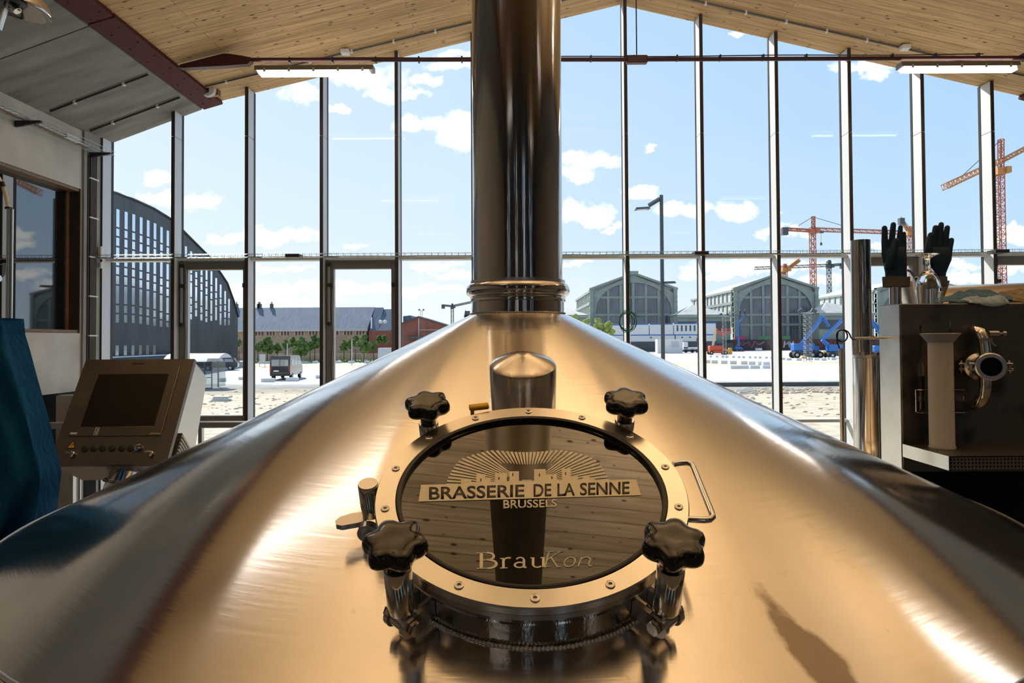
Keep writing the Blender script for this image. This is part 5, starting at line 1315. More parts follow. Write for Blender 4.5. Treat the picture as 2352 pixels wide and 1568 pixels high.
for i, px in enumerate(wp):
    Yc_ = abs(bx_) * F / (1186 - px)
    w_ = .33; top = arch_z(Yc_) - 1.9; b = MB(); z = top
    low = 6.0 - .0 if i < 10 else 7.4 - (i - 10) * .1
    k = 0
    while z > low:
        h = (2.2, .9, 1.0)[k % 3]; h = min(h, z - low)
        if h > .4: b.bx(bx_ - .02, bx_ + .06, Yc_ - w_, Yc_ + w_, z - h, z)
        z -= h + .22; k += 1
    if i < 6: b.bx(bx_ - .02, bx_ + .06, Yc_ - w_, Yc_ + w_, 1.6, 3.5)
    if len(b.bm.verts): b.build('window_strip', M_WSTR, bl, smooth=False)
    else: b.bm.free()
b = MB()
for Y, z in pr[1:]: pass
pts = [Vector((bx_ + .1, Y, z + .05)) for Y, z in pr[1:]] + [Vector((bx_ + .1, Y, z + .05)) for Y, z in left]
b.tube(pts, .13, 6); b.build('roof_edge', M_DARK, bl)
b = MB(); Yk = 84; b.bx(bx_ + 1.5, bx_ + 1.8, 78, 101, 0, 2.0); tag(b.build('low_wall', M_CRD, origin=(bx_ + 1.6, 90, 0), smooth=False), 'low dark wall with a pale coping in front of the black office block', 'wall')
b = MB(); b.bx(bx_ + 1.4, bx_ + 1.9, 78, 101, 2.05, 2.2); tag(b.build('white_barrier', M_BLOCK, origin=(bx_ + 1.6, 90, 2.05), smooth=False), 'long white rail in front of the black office block', 'barrier')

# brick warehouse with slate roof
Yw = 165.0
x0, x1 = Xat(500, Yw), Xat(841, Yw); ze = Zat(753, Yw); zrg = Zat(703, Yw + 9)
wh = thing('warehouse', 'long ochre brick warehouse with blue grey slate roof behind the trees', 'building', ((x0 + x1) / 2, Yw, 0))
b = MB(); b.bx(x0, x1, Yw, Yw + 18, 0, ze); b.build('wall', M_BRICKY, wh, smooth=False)
b = MB(); x2 = Xat(855, Yw + 9); b.prism([(x0, Yw - .4, ze), (x0, Yw + 9, zrg), (x0, Yw + 18.4, ze)], (x1 - x0 + .3, 0, 0)); b.build('roof', M_SLATE, wh, smooth=False)
b = MB(); b.bx(x0, x1 + .4, Yw - .5, Yw + .1, ze - .5, ze + .05); b.build('cornice', M_TRIMG, wh, smooth=False)
for px in (596, 622, 655, 688, 720, 768, 800, 828):
    b = MB(); xc = Xat(px, Yw)
    for k in (-1, 0, 1): b.bx(xc + k * .75 - .24, xc + k * .75 + .24, Yw - .08, Yw + .02, Zat(766, Yw), Zat(758, Yw))
    f_ = b.build('arched_shutter', M_RDSH, wh, smooth=False); b = MB()
    for k in (-1.5, -.5, .5, 1.5): b.bx(xc + k * .75 - .1, xc + k * .75 + .1, Yw - .1, Yw + .02, Zat(767, Yw), Zat(757, Yw))
    b.build('stone_mullion', M_TRIMG, wh, smooth=False)
for px in (543, 594, 597, 624):
    b = MB(); xc = Xat(px, Yw + 9); b.bx(xc - .35, xc + .35, Yw + 8.6, Yw + 9.4, zrg - .3, zrg + 1.0); b.cyl((xc, Yw + 9, zrg + 1), (xc, Yw + 9, zrg + 1.5), .15, seg=6); b.build('chimney', M_CRD, wh, smooth=False)
# red brick annex and next gables
a0, a1 = Xat(842, Yw - 1), Xat(905, Yw - 1)
an = thing('brick_annex', 'low red brick annex with slate gables beside the ochre warehouse', 'building', ((a0 + a1) / 2, Yw, 0))
b = MB(); b.bx(x1 + .5, a1, Yw + .5, Yw + 12, 0, Zat(757, Yw)); b.build('wall', M_BRICKR, an, smooth=False)
for px0, px1, yt in ((846, 874, 704), (872, 905, 708)):
    b = MB(); xa, xb = max(Xat(px0, Yw + 4), x1 + .5), Xat(px1, Yw + 4); b.prism([(xa, Yw + 1, Zat(757, Yw)), (xa, Yw + 8, Zat(yt, Yw + 8)), (xa, Yw + 12, Zat(757, Yw))], (xb - xa, 0, 0)); b.build('slate_roof', M_SLATE, an, smooth=False)
b = MB(); b.bx(Xat(851, Yw), Xat(854, Yw), Yw + .2, Yw + .6, Zat(752, Yw), Zat(726, Yw)); b.build('white_flue', M_CONT, an)
for px in (874, 884):
    b = MB(); b.ball((Xat(px, Yw), Yw + .4, Zat(737, Yw)), .55, 2, (1, .5, .9)); b.build('white_dish', M_CONT, an)
# red brick gable
Yg = 150.0
gbl = thing('brick_gable', 'red brick gable building left of the exhaust duct', 'building', (Xat(970, Yg), Yg, 0))
pk = [(Xat(916, Yg), 0), (Xat(916, Yg), Zat(744, Yg)), (Xat(926, Yg), Zat(741, Yg)), (Xat(962, Yg), Zat(727, Yg)), (Xat(1029, Yg), Zat(748, Yg)), (Xat(1040, Yg), Zat(753, Yg)), (Xat(1040, Yg), 0)]
b = MB(); b.prism([(x, Yg, z) for x, z in pk], (0, 20, 0)); b.build('wall', M_BRICKR, gbl, smooth=False)
b = MB()
for (p, q) in zip(pk[1:-1], pk[2:-1]): b.prism([(p[0], Yg - .3, p[1]), (q[0], Yg - .3, q[1]), (q[0], Yg - .3, q[1] + .28), (p[0], Yg - .3, p[1] + .28)], (0, 20.4, 0))
b.build('roof', M_CRD, gbl, smooth=False)
b = MB(); b.bx(Xat(961, Yg), Xat(963, Yg), Yg - .15, Yg, 0, Zat(729, Yg)); b.bx(Xat(962, Yg), Xat(1030, Yg), Yg - .15, Yg, Zat(757, Yg), Zat(755.5, Yg)); b.build('pilaster', M_TRIMG, gbl, smooth=False)
b = MB(); b.bx(Xat(937, Yg), Xat(975, Yg), Yg - 3, Yg, Zat(776, Yg), Zat(772, Yg)); b.build('flat_canopy', M_CRD, gbl, smooth=False)
b = MB(); b.prism([(Xat(915, 165), 165, 0), (Xat(915, 165), 165, Zat(722, 165)), (Xat(932, 165), 165, Zat(720, 165)), (Xat(938, 165), 165, Zat(728, 165)), (Xat(952, 165), 165, Zat(724, 165)), (Xat(965, 165), 165, 0)], (0, 10, 0)); b.bm.transform(Matrix.Translation((0, 7, 0)))
tag(b.build('slate_house', M_SLATE, origin=(Xat(935, 165), 165, 0), smooth=False), 'dark slate roofed house behind the red brick gable', 'building')
b = MB(); Yh = 300; b.bx(Xat(1066, Yh), Xat(1120, Yh), Yh, Yh + 20, 0, Zat(723, Yh)); b.cyl((Xat(1069, Yh), Yh, Zat(723, Yh)), (Xat(1069, Yh), Yh, Zat(711, Yh)), .5, .1, 6); b.box((Xat(1074, Yh), Yh + 1, Zat(721, Yh)), (2, 2, 3))
tag(b.build('church_roof', M_CRD, origin=(Xat(1090, Yh), Yh, 0), smooth=False), 'distant dark roof with a small spire at the left side of the exhaust duct', 'building')

# arched market halls
def hall(name, label, pxl, pxr, ypier, pxc, ypeak, Y, ledge):
    t = thing(name, label, 'building', (Xat(pxc, Y), Y, 0), 'iron market halls')
    xl, xr_, xc_ = Xat(pxl, Y), Xat(pxr, Y), Xat(pxc, Y); zp_, zk_ = Zat(ypier, Y, pxc), Zat(ypeak, Y, pxc)
    pw = 1.15; W_ = (xr_ - xl) / 2 - pw - .8; xm = (xl + xr_) / 2; zs_ = Zat(718, Y, pxc); Ht = Zat(ypeak + 19, Y, pxc) - zs_
    arcp = [(xm - W_ * math.cos(R(a)), zs_ + Ht * math.sin(R(a)) ** .92) for a in range(0, 181, 6)]
    b = MB()
    # wall with an arched opening: strips between arch and gable line
    def gz(x): return zp_ - 1 + (zk_ - zp_ + 1) * (1 - abs(x - xc_) / ((xr_ - xl) / 2))
    for (xa, za), (xb, zb_) in zip(arcp, arcp[1:]):
        b.prism([(xa, Y, za), (xb, Y, zb_), (xb, Y, gz(xb)), (xa, Y, gz(xa))], (0, 1.2, 0))
    b.bx(xl, xm - W_, Y, Y + 1.2, 0, gz(xl + pw)); b.bx(xm + W_, xr_, Y, Y + 1.2, 0, gz(xr_ - pw))
    b.build('gable_wall', M_HALL, t, smooth=False)
    for s in (xl, xr_ - pw):
        b = MB(); b.bx(s, s + pw, Y - .6, Y + 1.2, 0, zp_ + .5); b.bx(s - .2, s + pw + .2, Y - .8, Y + 1.2, zp_ + .5, zp_ + 1.1); 
        z = 2
        while z < zp_: b.bx(s - .1, s + pw + .1, Y - .7, Y + 1.2, z, z + .25); z += 1.8
        b.build('pier', M_HALL, t, smooth=False)
    b = MB()
    for s in (-1, 1):
        xe = xl - .2 if s < 0 else xr_ + .2
        b.prism([(xe, Y - .7, zp_ + .3), (xc_, Y - .7, zk_), (xc_, Y - .7, zk_ + .75), (xe, Y - .7, zp_ + 1.0)], (0, 2, 0))
    b.bx(xc_ - 1.6, xc_ + 1.6, Y - .8, Y + 1.2, zk_ - .1, zk_ + 1.1); b.build('cornice', M_HALL, t, smooth=False)
    b = MB(); b.prism([(x, Y + .7, z) for x, z in arcp] + [(xm + W_, Y + .7, 0.2), (xm - W_, Y + .7, 0.2)], (0, .2, 0)); gwin = b.build('arched_window', M_HGL, t, smooth=False)
    b = MB()
    for k in range(1, 6):
        x = xm - W_ + 2 * W_ * k / 6; za = zs_ + Ht * math.sin(math.acos(max(-1, min(1, (x - xm) / W_)))) ** .92; b.bx(x - .42, x + .42, Y + .3, Y + .7, .2, za)
    for yy in (682, 722, 745):
        z = Zat(yy, Y, pxc); hw = W_ if z < zs_ else W_ * math.cos(math.asin(min(1, ((z - zs_) / Ht) ** 1.08)))
        b.bx(xm - hw, xm + hw, Y + .35, Y + .7, z - .45, z + .35)
    b.build('window_bars', M_HALL, gwin, smooth=False)
    b = MB()
    k = xm - W_ + .9
    while k < xm + W_ - .5:
        za = zs_ + Ht * math.sin(math.acos(max(-1, min(1, (k - xm) / W_)))) ** .92; b.bx(k - .05, k + .05, Y + .6, Y + .7, .2, za); k += 1.1
    b.build('glazing_bars', M_HALL, gwin, smooth=False)
    # nave running back: side wall and roof
    b = MB(); b.prism([(xl, Y + 1.2, zp_ + .4), (xc_, Y + 1.2, zk_ + .5), (xr_, Y + 1.2, zp_ + .4)], (0, 58, 0)); b.build('roof', M_ZINC, t, smooth=False)
    b = MB(); b.bx(xl + .4, xl + .8, Y + 1.2, Y + 58, 0, zp_ + .3); b.bx(xr_ - .8, xr_ - .4, Y + 1.2, Y + 58, 0, zp_ + .3); b.build('side_wall', M_ZINC, t, smooth=False)
    b = MB(); y = Y + 3
    while y < Y + 58:
        b.bx(xl + .1, xl + .5, y, y + 1.0, 8, zp_); y += 5
    b.bx(xl + .0, xl + .5, Y + 2, Y + 58, zp_ - 4.6, zp_ - 3.6); b.bx(xl - .1, xl + .5, Y + 2, Y + 58, zp_ - .3, zp_ + .5); b.build('side_ribs', M_HALL, t, smooth=False)
    return t
hall('market_hall', 'grey green arched iron hall behind the slim street lamp', 1356, 1556, 668, 1456, 630, 235, 0)
hall('market_hall', 'grey green arched iron hall behind the red boom lift', 1686, 1880, 667, 1784, 633, 235, 0)
hall('market_hall', 'third iron hall mostly hidden behind the steel tube and gloves', 2015, 2215, 667, 2115, 640, 250, 0)
# lower pavilions between
for (pa, pc, pb, yt, ye, Y, lab) in ((1555, 1600, 1680, 702, 725, 221, 'low pavilion with pale hipped roof between the two arched halls'), (1880, 1915, 2010, 698, 723, 221, 'low pavilion with pale hipped roof right of the second arched hall'), (1262, 1296, 1352, 706, 724, 221, 'low white roofed pavilion left of the first arched hall')):
    t = thing('pavilion', lab, 'building', (Xat(pc, Y), Y, 0))
    b = MB(); za, zk_ = Zat(ye, Y), Zat(yt, Y + 5); b.bm.faces.ensure_lookup_table()
    A = [(Xat(pa, Y), Y - 1, za), (Xat(pb, Y), Y - 1, za), (Xat(pb, Y), Y + 12, za), (Xat(pa, Y), Y + 12, za)]; k = (Xat(pc, Y), Y + 5, zk_)
    for i in range(4): b.face([A[i], A[(i + 1) % 4], k])
    b.face(A); bmesh.ops.remove_doubles(b.bm, verts=b.bm.verts, dist=.001); b.build('roof', M_PALE, t, smooth=False)
    b = MB(); b.bx(Xat(pa, Y) + .3, Xat(pb, Y) - .3, Y, Y + 11, 0, za - .1); b.build('wall', M_HALL, t, smooth=False)
    b = MB(); b.bx(Xat(pa, Y) + .3, Xat(pb, Y) - .3, Y - .2, Y + .1, za - 5.2, za - 2.2); b.build('dark_openings', M_CRD, t, smooth=False)
    b = MB(); b.bx(Xat(pa, Y), Xat(pb, Y), Y - 1.1, Y - .8, za - .9, za); b.build('gutter', M_HALL, t, smooth=False)
# site offices, containers
cg = 'stacked white site containers'
def container(px0, px1, y0, y1, Y, label, wins=0, blue=True):
    t = thing('site_container', label, 'container', (Xat((px0 + px1) / 2, Y), Y, Zat(y1, Y)), cg)
    xa, xb, za, zb_ = Xat(px0, Y) + .06, Xat(px1, Y) - .06, Zat(y1, 210) + .01, Zat(y0, 210) - .01
    b = MB(); b.bx(xa, xb, Y, Y + 2.6, za, zb_); b.build('shell', M_CONT, t, smooth=False)
    if blue: b = MB(); b.bx(xa, xb, Y - .05, Y + .1, zb_ - .3, zb_); b.build('blue_edge', M_BLUEP, t, smooth=False)
    for k in range(wins):
        x = xa + (xb - xa) * (k + .8) / (wins + .6); b = MB(); b.bx(x - .25, x + .25, Y - .05, Y, za + 1.0, zb_ - .7); b.build('pane', M_CRD, t, smooth=False)
container(1383, 1436, 746, 770, 210, 'white site container beside the green bushes, upper level')
container(1437, 1491, 745, 770, 210, 'plain white upper container in front of the first arched hall')
container(1492, 1547, 745, 770, 210, 'plain white upper container behind the street lamp')
container(1548, 1604, 744, 770, 210, 'upper white container with small windows between the arched halls', 5)
container(1440, 1550, 770, 786, 210, 'long low white container under the upper stack behind the street lamp', 1)
container(1552, 1600, 770, 786, 210, 'low white container under the windowed one', 2)
container(1604, 1645, 770, 786, 210, 'low white container under the bluish one near the red boom lift')
container(1380, 1438, 770, 786, 210, 'low white container close to the green bushes', 0)
container(1605, 1645, 743, 770, 210, 'bluish white container at the pavilion left of the red boom lift')
b = MB(); Y = 214; 
for pa, pb, h_ in ((1378, 1647, 809), ): b.bx(Xat(pa, 210), Xat(pb, 210), 210.1, 212.4, 0, Zat(786, 210))
tag(b.build('dark_base_wall', M_CRD, origin=(Xat(1535, Y), Y, 0), smooth=False), 'dark base wall below the white site containers', 'wall')
t = thing('white_hut', 'small white hut at the foot of the street lamp line', 'hut', (Xat(1540, 185), 185, 0))
b = MB(); b.bx(Xat(1510, 185), Xat(1568, 185), 185, 188, .05, Zat(781, 185)); b.build('hut_wall', M_CONT, t, smooth=False)
b = MB(); b.bx(Xat(1542, 185), Xat(1559, 185), 184.9, 185, Zat(799, 185), Zat(786, 185)); b.build('louvre_panel', M_ZINC, t, smooth=False)
# graffiti covered railway wagon wall
M_GRAF = mat('graffiti_wall', rough=.9); n_, r_ = add_noise(M_GRAF, (.035, .028, .03), (.09, .06, .065), .4, 6)
Y = 218
b = MB(); b.bx(Xat(1660, Y), Xat(2330, Y), Y, Y + .5, 0, Zat(783, Y)); gw = b.build('graffiti_wall', M_GRAF, origin=(Xat(1900, Y), Y, 0), smooth=False)
tag(gw, 'long dark wall sprayed with graffiti in front of the arched halls', 'wall')
random.seed(3)
for px0, px1, c in ((1690, 1755, (.28, .16, .19)), (1765, 1790, (.25, .18, .2)), (1800, 1822, (.55, .55, .58)), (1822, 1850, (.35, .04, .04)), (1850, 1868, (.08, .2, .1)), (1880, 1930, (.4, .06, .05)), (1700, 1720, (.2, .1, .16))):
    m_ = mat('spray_paint', c, .7); b = MB(); pts = []
    for k in range(10): pts.append(Vector((Xat(px0 + (px1 - px0) * k / 9, Y), Y - .05, .6 + 2.3 * abs(math.sin(k * 1.9 + px0)))))
    b.tube(pts, .22, 4); b.build('graffiti', m_, gw)
for px0, px1, c, lab in ((1690, 1716, (.30, .03, .10), 'dark pink banner above the graffiti wall'), (1745, 1790, (.05, .16, .07), 'green banner above the graffiti wall, left one'), (1796, 1818, (.05, .16, .07), 'green banner above the graffiti wall, right of the mullion')):
    b = MB(); b.bx(Xat(px0, Y - 1), Xat(px1, Y - 1), Y - .05, Y + .0, Zat(783, Y), Zat(775, Y)); tag(b.build('banner', mat('banner_cloth', c, .7), origin=(Xat(px0, Y), Y, Zat(783, Y)), smooth=False), lab, 'banner')
# sills of ballast wall
b = MB(); Y = 214; b.bx(Xat(1650, Y), Xat(1684, Y), Y, Y + 3, 0, 2.4); tag(b.build('dark_shed', M_CRD, origin=(Xat(1670, Y), Y, 0), smooth=False), 'low dark shed behind the red boom lift', 'shed')
b = MB(); Y = 64.5; b.bx(Xat(1560, 56), 60, 55.4, 55.7, 0, .32); tag(b.build('kerb', M_CRD, origin=(20, 55.5, 0), smooth=False), 'dark kerb rail along the road at the right', 'kerb')

# vehicles ----------------------------------------------------------
M_VAN = mat('black_car_paint', (.012, .013, .016), .18, spec=.6, coat=.6)
M_CARB = mat('dark_blue_car_paint', (.02, .028, .045), .2, coat=.6)
M_CGL = mat('car_glass', (.25, .28, .32), .05, .5)
M_CGW = mat('reflecting_car_glass', (.62, .64, .66), .08, .85)
M_RLAMP = mat('red_tail_lamp', (.45, .02, .02), .3)
M_PLATE = mat('number_plate', (.75, .75, .78), .4)
def van():
    t = thing('van', 'black passenger van parked between white concrete blocks in the yard', 'van', (0, 0, 0))
    L_, W_, H_ = 5.3, 1.0, 2.45
    prof = [(0, .45), (-.03, 1.0), (.02, 2.2), (.12, 2.42), (3.9, 2.42), (4.15, 2.3), (4.75, 1.45), (5.2, 1.2), (5.3, .9), (5.28, .4)]
    b = MB(); b.prism([(-W_, y, z) for y, z in prof], (2 * W_, 0, 0)); bmesh.ops.bevel(b.bm, geom=[e for e in b.bm.edges], offset=.07, segments=2, affect='EDGES'); body = b.build('body', M_VAN, t)
    b = MB(); b.bx(-.82, -.03, -.06, -.02, 1.4, 2.05, .01); b.bx(.03, .82, -.06, -.02, 1.4, 2.05, .01); b.build('rear_window', M_CGW, body)
    for s in (-1, 1):
        b = MB()
        for y0, y1 in ((.5, 1.7), (1.8, 2.95), (3.05, 4.1)): b.bx(s * W_, s * (W_ + .015), y0, y1, 1.45, 2.05)
        b.build('side_window', M_CGL, body)
        b = MB(); b.bx(s * .84, s * .99, -.05, .02, .85, 1.35); b.build('tail_lamp', M_RLAMP, body)
    b = MB(); b.bx(-.62, -.1, -.07, -.04, .85, .98); b.build('number_plate', M_PLATE, body)
    b = MB(); b.bx(-.95, .95, -.12, .1, .42, .62, .02); b.build('bumper', M_GASK, body)
    for x in (-.88, .88):
        for y in (.95, 4.35):
            b = MB(); b.cyl((x - .12, y, .34), (x + .12, y, .34), .34, seg=20); w_ = b.build('wheel', M_TYRE, t); b = MB(); b.cyl((x + (.13 if x > 0 else -.13) - .01, y, .34), (x + (.13 if x > 0 else -.13) + .01, y, .34), .2, seg=16); b.build('hub_cap', M_ZINC, w_)
    return t
v = van(); v.location = (Xat(643, 68.5), 68.5, 0); v.rotation_euler = (0, 0, R(4))
t = thing('estate_car', 'dark blue estate car parked beyond the shelter', 'car', (0, 0, 0))
prof = [(-2.3, .4), (-2.32, .9), (-2.1, 1.15), (-1.85, 1.62), (-.2, 1.68), (.5, 1.55), (1.2, 1.1), (2.1, .95), (2.3, .7), (2.3, .38)]
b = MB(); b.prism([(-x, -.88, z) for x, z in prof], (0, 1.76, 0)); bmesh.ops.bevel(b.bm, geom=list(b.bm.edges), offset=.05, segments=2, affect='EDGES'); body = b.build('body', M_CARB, t)
b = MB(); b.prism([(1.8, -.9, 1.15), (1.7, -.89, 1.5), (.7, -.89, 1.55), (.7, -.9, 1.15)], (0, .02, 0)); b.prism([(.6, -.9, 1.15), (.6, -.89, 1.55), (-.3, -.89, 1.52), (-.9, -.9, 1.15)], (0, .02, 0)); b.build('side_window', M_CGL, body)
b = MB(); b.bx(2.1, 2.3, -.8, -.5, .9, 1.1); b.build('tail_lamp', M_RLAMP, body)
for x in (-1.4, 1.4):
    for y in (-.8, .8): b = MB(); b.cyl((x, y - .1, .33), (x, y + .1, .33), .33, seg=18); w_ = b.build('wheel', M_TYRE, t); b = MB(); b.cyl((x, y - .12, .33), (x, y + .12, .33), .2, seg=14); b.build('hub_cap', M_ZINC, w_)
t.location = (Xat(506, 93), 93, 0); t.rotation_euler = (0, 0, R(14))
# trolley shelter
M_SHG = glass_pane('shelter_glass', 1.0, (.8, .83, .84))
Y = 57.5; x0, x1 = Xat(395, Y), Xat(518, Y)
t = thing('trolley_shelter', 'small shelter with curved white roof and glass walls in front of the black office block', 'shelter', ((x0 + x1) / 2, Y, 0))
b = MB(); zt_ = Zat(807, Y); zb_ = Zat(825, Y)
sec = [(Y - 1.6 + 3.2 * k / 10, zb_ + (zt_ - zb_) * math.sin(PI * k / 10) ** .7) for k in range(11)]
b.prism([(x0, y, z) for y, z in sec], (x1 - x0 - .9, 0, 0)); b.prism([(x1 - .9, y, z) for y, z in sec[1:-1]], (.9, 0, 0)); b.build('curved_roof', M_CONT, t)
for px in (400, 486):
    for dy in (-1.3, 1.3): b = MB(); b.bx(Xat(px, Y) - .045, Xat(px, Y) + .045, Y + dy - .045, Y + dy + .045, 0, zb_); b.build('shelter_post', M_CRD, t, smooth=False)
xg0, xg1 = Xat(400, Y), Xat(503, Y)
for dy in (-1.3, 1.3): b = MB(); b.bx(xg0, xg1, Y + dy - .01, Y + dy + .01, .1, zb_ - .1); b.build('side_pane', M_SHG, t, smooth=False)
b = MB(); b.bx(xg1 - .02, xg1, Y - 1.3, Y + 1.3, .1, zb_); b.build('end_pane', M_SHG, t, smooth=False)
b = MB()
for z in (.08, .95, 1.85): b.bx(xg0, xg1, Y - 1.33, Y - 1.27, z - .025, z + .025)
b.bx(xg1 - .04, xg1 + .02, Y - 1.34, Y - 1.28, 0, zb_); b.build('glazing_rail', M_CRD, t, smooth=False)

# concrete blocks
def block(px, py, w_, h_, label, group, Y=None):
    Y = Y or F * 3.9 / (py - 780); b = MB(); x = Xat(px, Y); b.box((x, Y + .3, h_ / 2), (w_, .6, h_), bev=.03)
    return tag(b.build('concrete_block', M_BLOCK, origin=(x, Y + .3, 0), smooth=False), label, 'concrete block', group)
g_ = 'concrete blocks around the van'
block(613, 873.5, 1.15, .35, 'white concrete block left behind the black van', g_); block(669, 872, 1.1, .36, 'white concrete block under the right side of the black van', g_); block(736, 866, 1.0, .34, 'white concrete block cut by the mullion right of the van', g_); block(508, 872, .55, .38, 'grey concrete block beside the shelter glass', g_); block(553, 868, .5, .3, 'small white block left of the mullion near the van', g_)
g_ = 'white blocks along the grass verge'
for k, px in enumerate((550, 562, 600, 614, 699, 723, 806, 842, 776)):
    block(px, 831.5, .85 if k % 2 else 1.0, .38, 'small white block along the grass verge under the trees', g_, 119)
g_ = 'rows of white blocks beside the boom lifts'
for k in range(13): block(1632 + k * 12.6 + (2 if k % 3 else 0), 823 + k * .35, .55, .38, 'small white block of the far row by the red boom lift', g_)
for k, px in enumerate((1800, 1812, 1835, 1862, 1876, 1892, 1906, 1915)): block(px, 830 + (k % 3), .9, .42, 'small white block at the wheels of the blue boom lifts', g_)
for k, px in enumerate((1624, 1641, 1663, 1684, 1709, 1727, 1748, 1760)): block(px, 836 + k * .9, 1.0, .5, 'white block of the middle row in front of the red boom lift', g_)
for k, (px, w_) in enumerate(((1689, 1.3), (1710, 1.05), (1734, 1.25), (1760, 1.0))): block(px, 849.5, w_, .42, ('long grey block of the near row, left end', 'short grey block of the near row, second', 'long grey block of the near row, third', 'pale block of the near row cut by the mullion')[k], g_)
for px, lab in ((1694, 'left'), (1743, 'right')): block(px, 806.5, 2.0, .8, 'white block at the foot of the graffiti wall, %s of the pair' % lab, 'blocks at the graffiti wall', 215)
# pallet stack
Y = F * 3.9 / (917 - 780); t = thing('pallet', 'stack of grey timber on the sand between shelter and facade', 'pallet', (Xat(505, Y), Y, 0))
b = MB(); b.bx(Xat(484, Y), Xat(522, Y), Y, Y + .7, .0, .1); b.bx(Xat(486, Y), Xat(522, Y), Y + .1, Y + .2, .1, .2); b.build('lower_boards', M_ZINC, t); b = MB(); b.bx(Xat(488, Y), Xat(523, Y), Y + .1, Y + .8, .2, .3); b.build('upper_boards', M_TRIMG, t)
# small sign board by the van
Y = 104; t = thing('notice_board', 'white notice board on two posts left of the van', 'sign', (Xat(602, Y), Y, 0))
b = MB(); b.bx(Xat(596, Y), Xat(609, Y), Y, Y + .08, .6, Zat(810, Y)); b.build('board', M_CONT, t, smooth=False)
for px in (596.5, 608.5): b = MB(); b.cyl((Xat(px, Y), Y + .04, 0), (Xat(px, Y), Y + .04, .7), .05, seg=6); b.build('sign_post', M_GALV, t)

# trees -----------------------------------------------------------
def tree(px, base, ytop, rad_px, label, group, m_, seed, shape=1.25):
    Y = F * 3.9 / (base - 780); x = Xat(px, Y); top = Zat(ytop, Y); r_ = rad_px * 1.15 * Y / F; rnd = random.Random(seed)
    t = thing('tree', label, 'tree', (x, Y, 0), group)
    b = MB(); b.cyl((x, Y, 0), (x, Y, top * .5), .11, .07, 8); b.build('trunk', M_TRUNK, t)
    b = MB(); cz = top - r_ * shape
    for k in range(26):
        a = rnd.random() * 2 * PI; q = rnd.random() ** .5; h = rnd.uniform(-1, 1); w_ = math.sqrt(max(0, 1 - h * h)) * (1 - .25 * h)
        vs = b.ball((x + math.cos(a) * q * w_ * r_ * .75, Y + math.sin(a) * q * w_ * r_ * .75, cz + h * r_ * shape * .78), r_ * rnd.uniform(.28, .42), 2)
        for v_ in vs: v_.co += (v_.co - Vector((x, Y, cz))).normalized() * r_ * .12 * noise.noise(v_.co * (2.2 / r_) * 2)
    b.build('crown', m_, t, smooth=False)
TR = [(549, 826, 775, 7, 'narrow tree at the edge of the black office block'), (592, 826, 782, 8, 'small tree cut by the mullion beside the shelter sash'), (614, 829, 768, 15, 'round green tree left above the van'), (637, 827, 782, 9, 'small tree directly behind the van roof, left one'), (656, 828, 776, 9, 'slim tree behind the van roof'), (673, 827, 771, 8, 'slim tree between the van and the large round tree'), (691, 830, 771, 17, 'largest dark round tree right above the van'), (712, 827, 780, 8, 'small tree right of the largest round tree'), (723, 828, 765, 12, 'tall tree beside the third mullion'), (790, 828, 778, 9, 'small tree left in the second sash'), (805, 828, 776, 8, 'slim tree left of the big tree in the second sash'), (816, 828, 768, 9, 'taller slim tree in the second sash'), (836, 831, 766, 15, 'big dark round tree in the middle of the second sash'), (858, 828, 777, 9, 'small tree right of the big tree in the second sash'), (871, 827, 767, 7, 'pointed tree near the trailer in the second sash'), (884, 827, 766, 8, 'pointed tree at the right rim of the second sash')]
for k, (px, by, ty, rp, lab) in enumerate(TR): tree(px, by, ty, rp, lab, 'young trees in front of the warehouse', M_LEAF, k)
for k, (px, ty, rp, lab) in enumerate(((1322, 722, 14, 'yellow green bush beside the kettle lid, left end'), (1345, 728, 15, 'yellow green bush second from the exhaust duct'), (1372, 732, 16, 'yellow green bush behind the coiled cable'), (1398, 738, 13, 'yellow green bush touching the white containers'))):
    tree(px, 812, ty, rp, lab, 'yellow green bushes left of the arched halls', M_LEAFY, 40 + k, 1.3)
M_GR = mat('verge_grass', rough=.95); add_noise(M_GR, (.10, .16, .03), (.22, .26, .08), 1.2)
b = MB(); rg = random.Random(5)
for k in range(900):
    x = rg.uniform(Xat(548, 125), Xat(905, 125)); y = rg.uniform(121, 134); h = rg.uniform(.12, .4)
    b.prism([(x - .2, y, 0), (x + .2, y, 0), (x + rg.uniform(-.1, .1), y, h)], (0, .05, 0))
b.bx(Xat(548, 125), Xat(905, 125), 122, 134, .0, .08); tag(b.build('verge_grass', M_GR, smooth=False), 'strip of green grass under the young trees', 'grass', kind='stuff')
b = MB(); b.bx(Xat(540, 140), Xat(905, 140), 139.5, 140, 0, 1.3); tag(b.build('garden_wall', M_BRICKY, origin=(Xat(720, 140), 139.7, 0), smooth=False), 'low brown wall behind the young trees', 'wall')
# rubble on the sand
M_RUB = mat('earth_clods', rough=.95); add_noise(M_RUB, (.26, .21, .15), (.46, .40, .32), 3)
b = MB(); rg = random.Random(9)
for k in range(900):
    px = rg.uniform(430, 2100); Y = rg.uniform(34, 54); r_ = rg.uniform(.03, .12)
    if 1160 < px < 1500: continue
    vs = b.ball((Xat(px, Y), Y, r_ * .1), r_, 1, (1.4, 1, .6))
for k in range(160):
    px = rg.uniform(1700, 1960); Y = rg.uniform(48, 53); b.ball((Xat(px, Y), Y, 0), rg.uniform(.1, .28), 1, (1.6, 1, .75))
tag(b.build('rubble', M_RUB, smooth=False), 'clods of earth and rubble scattered on the sand', 'rubble', kind='stuff')
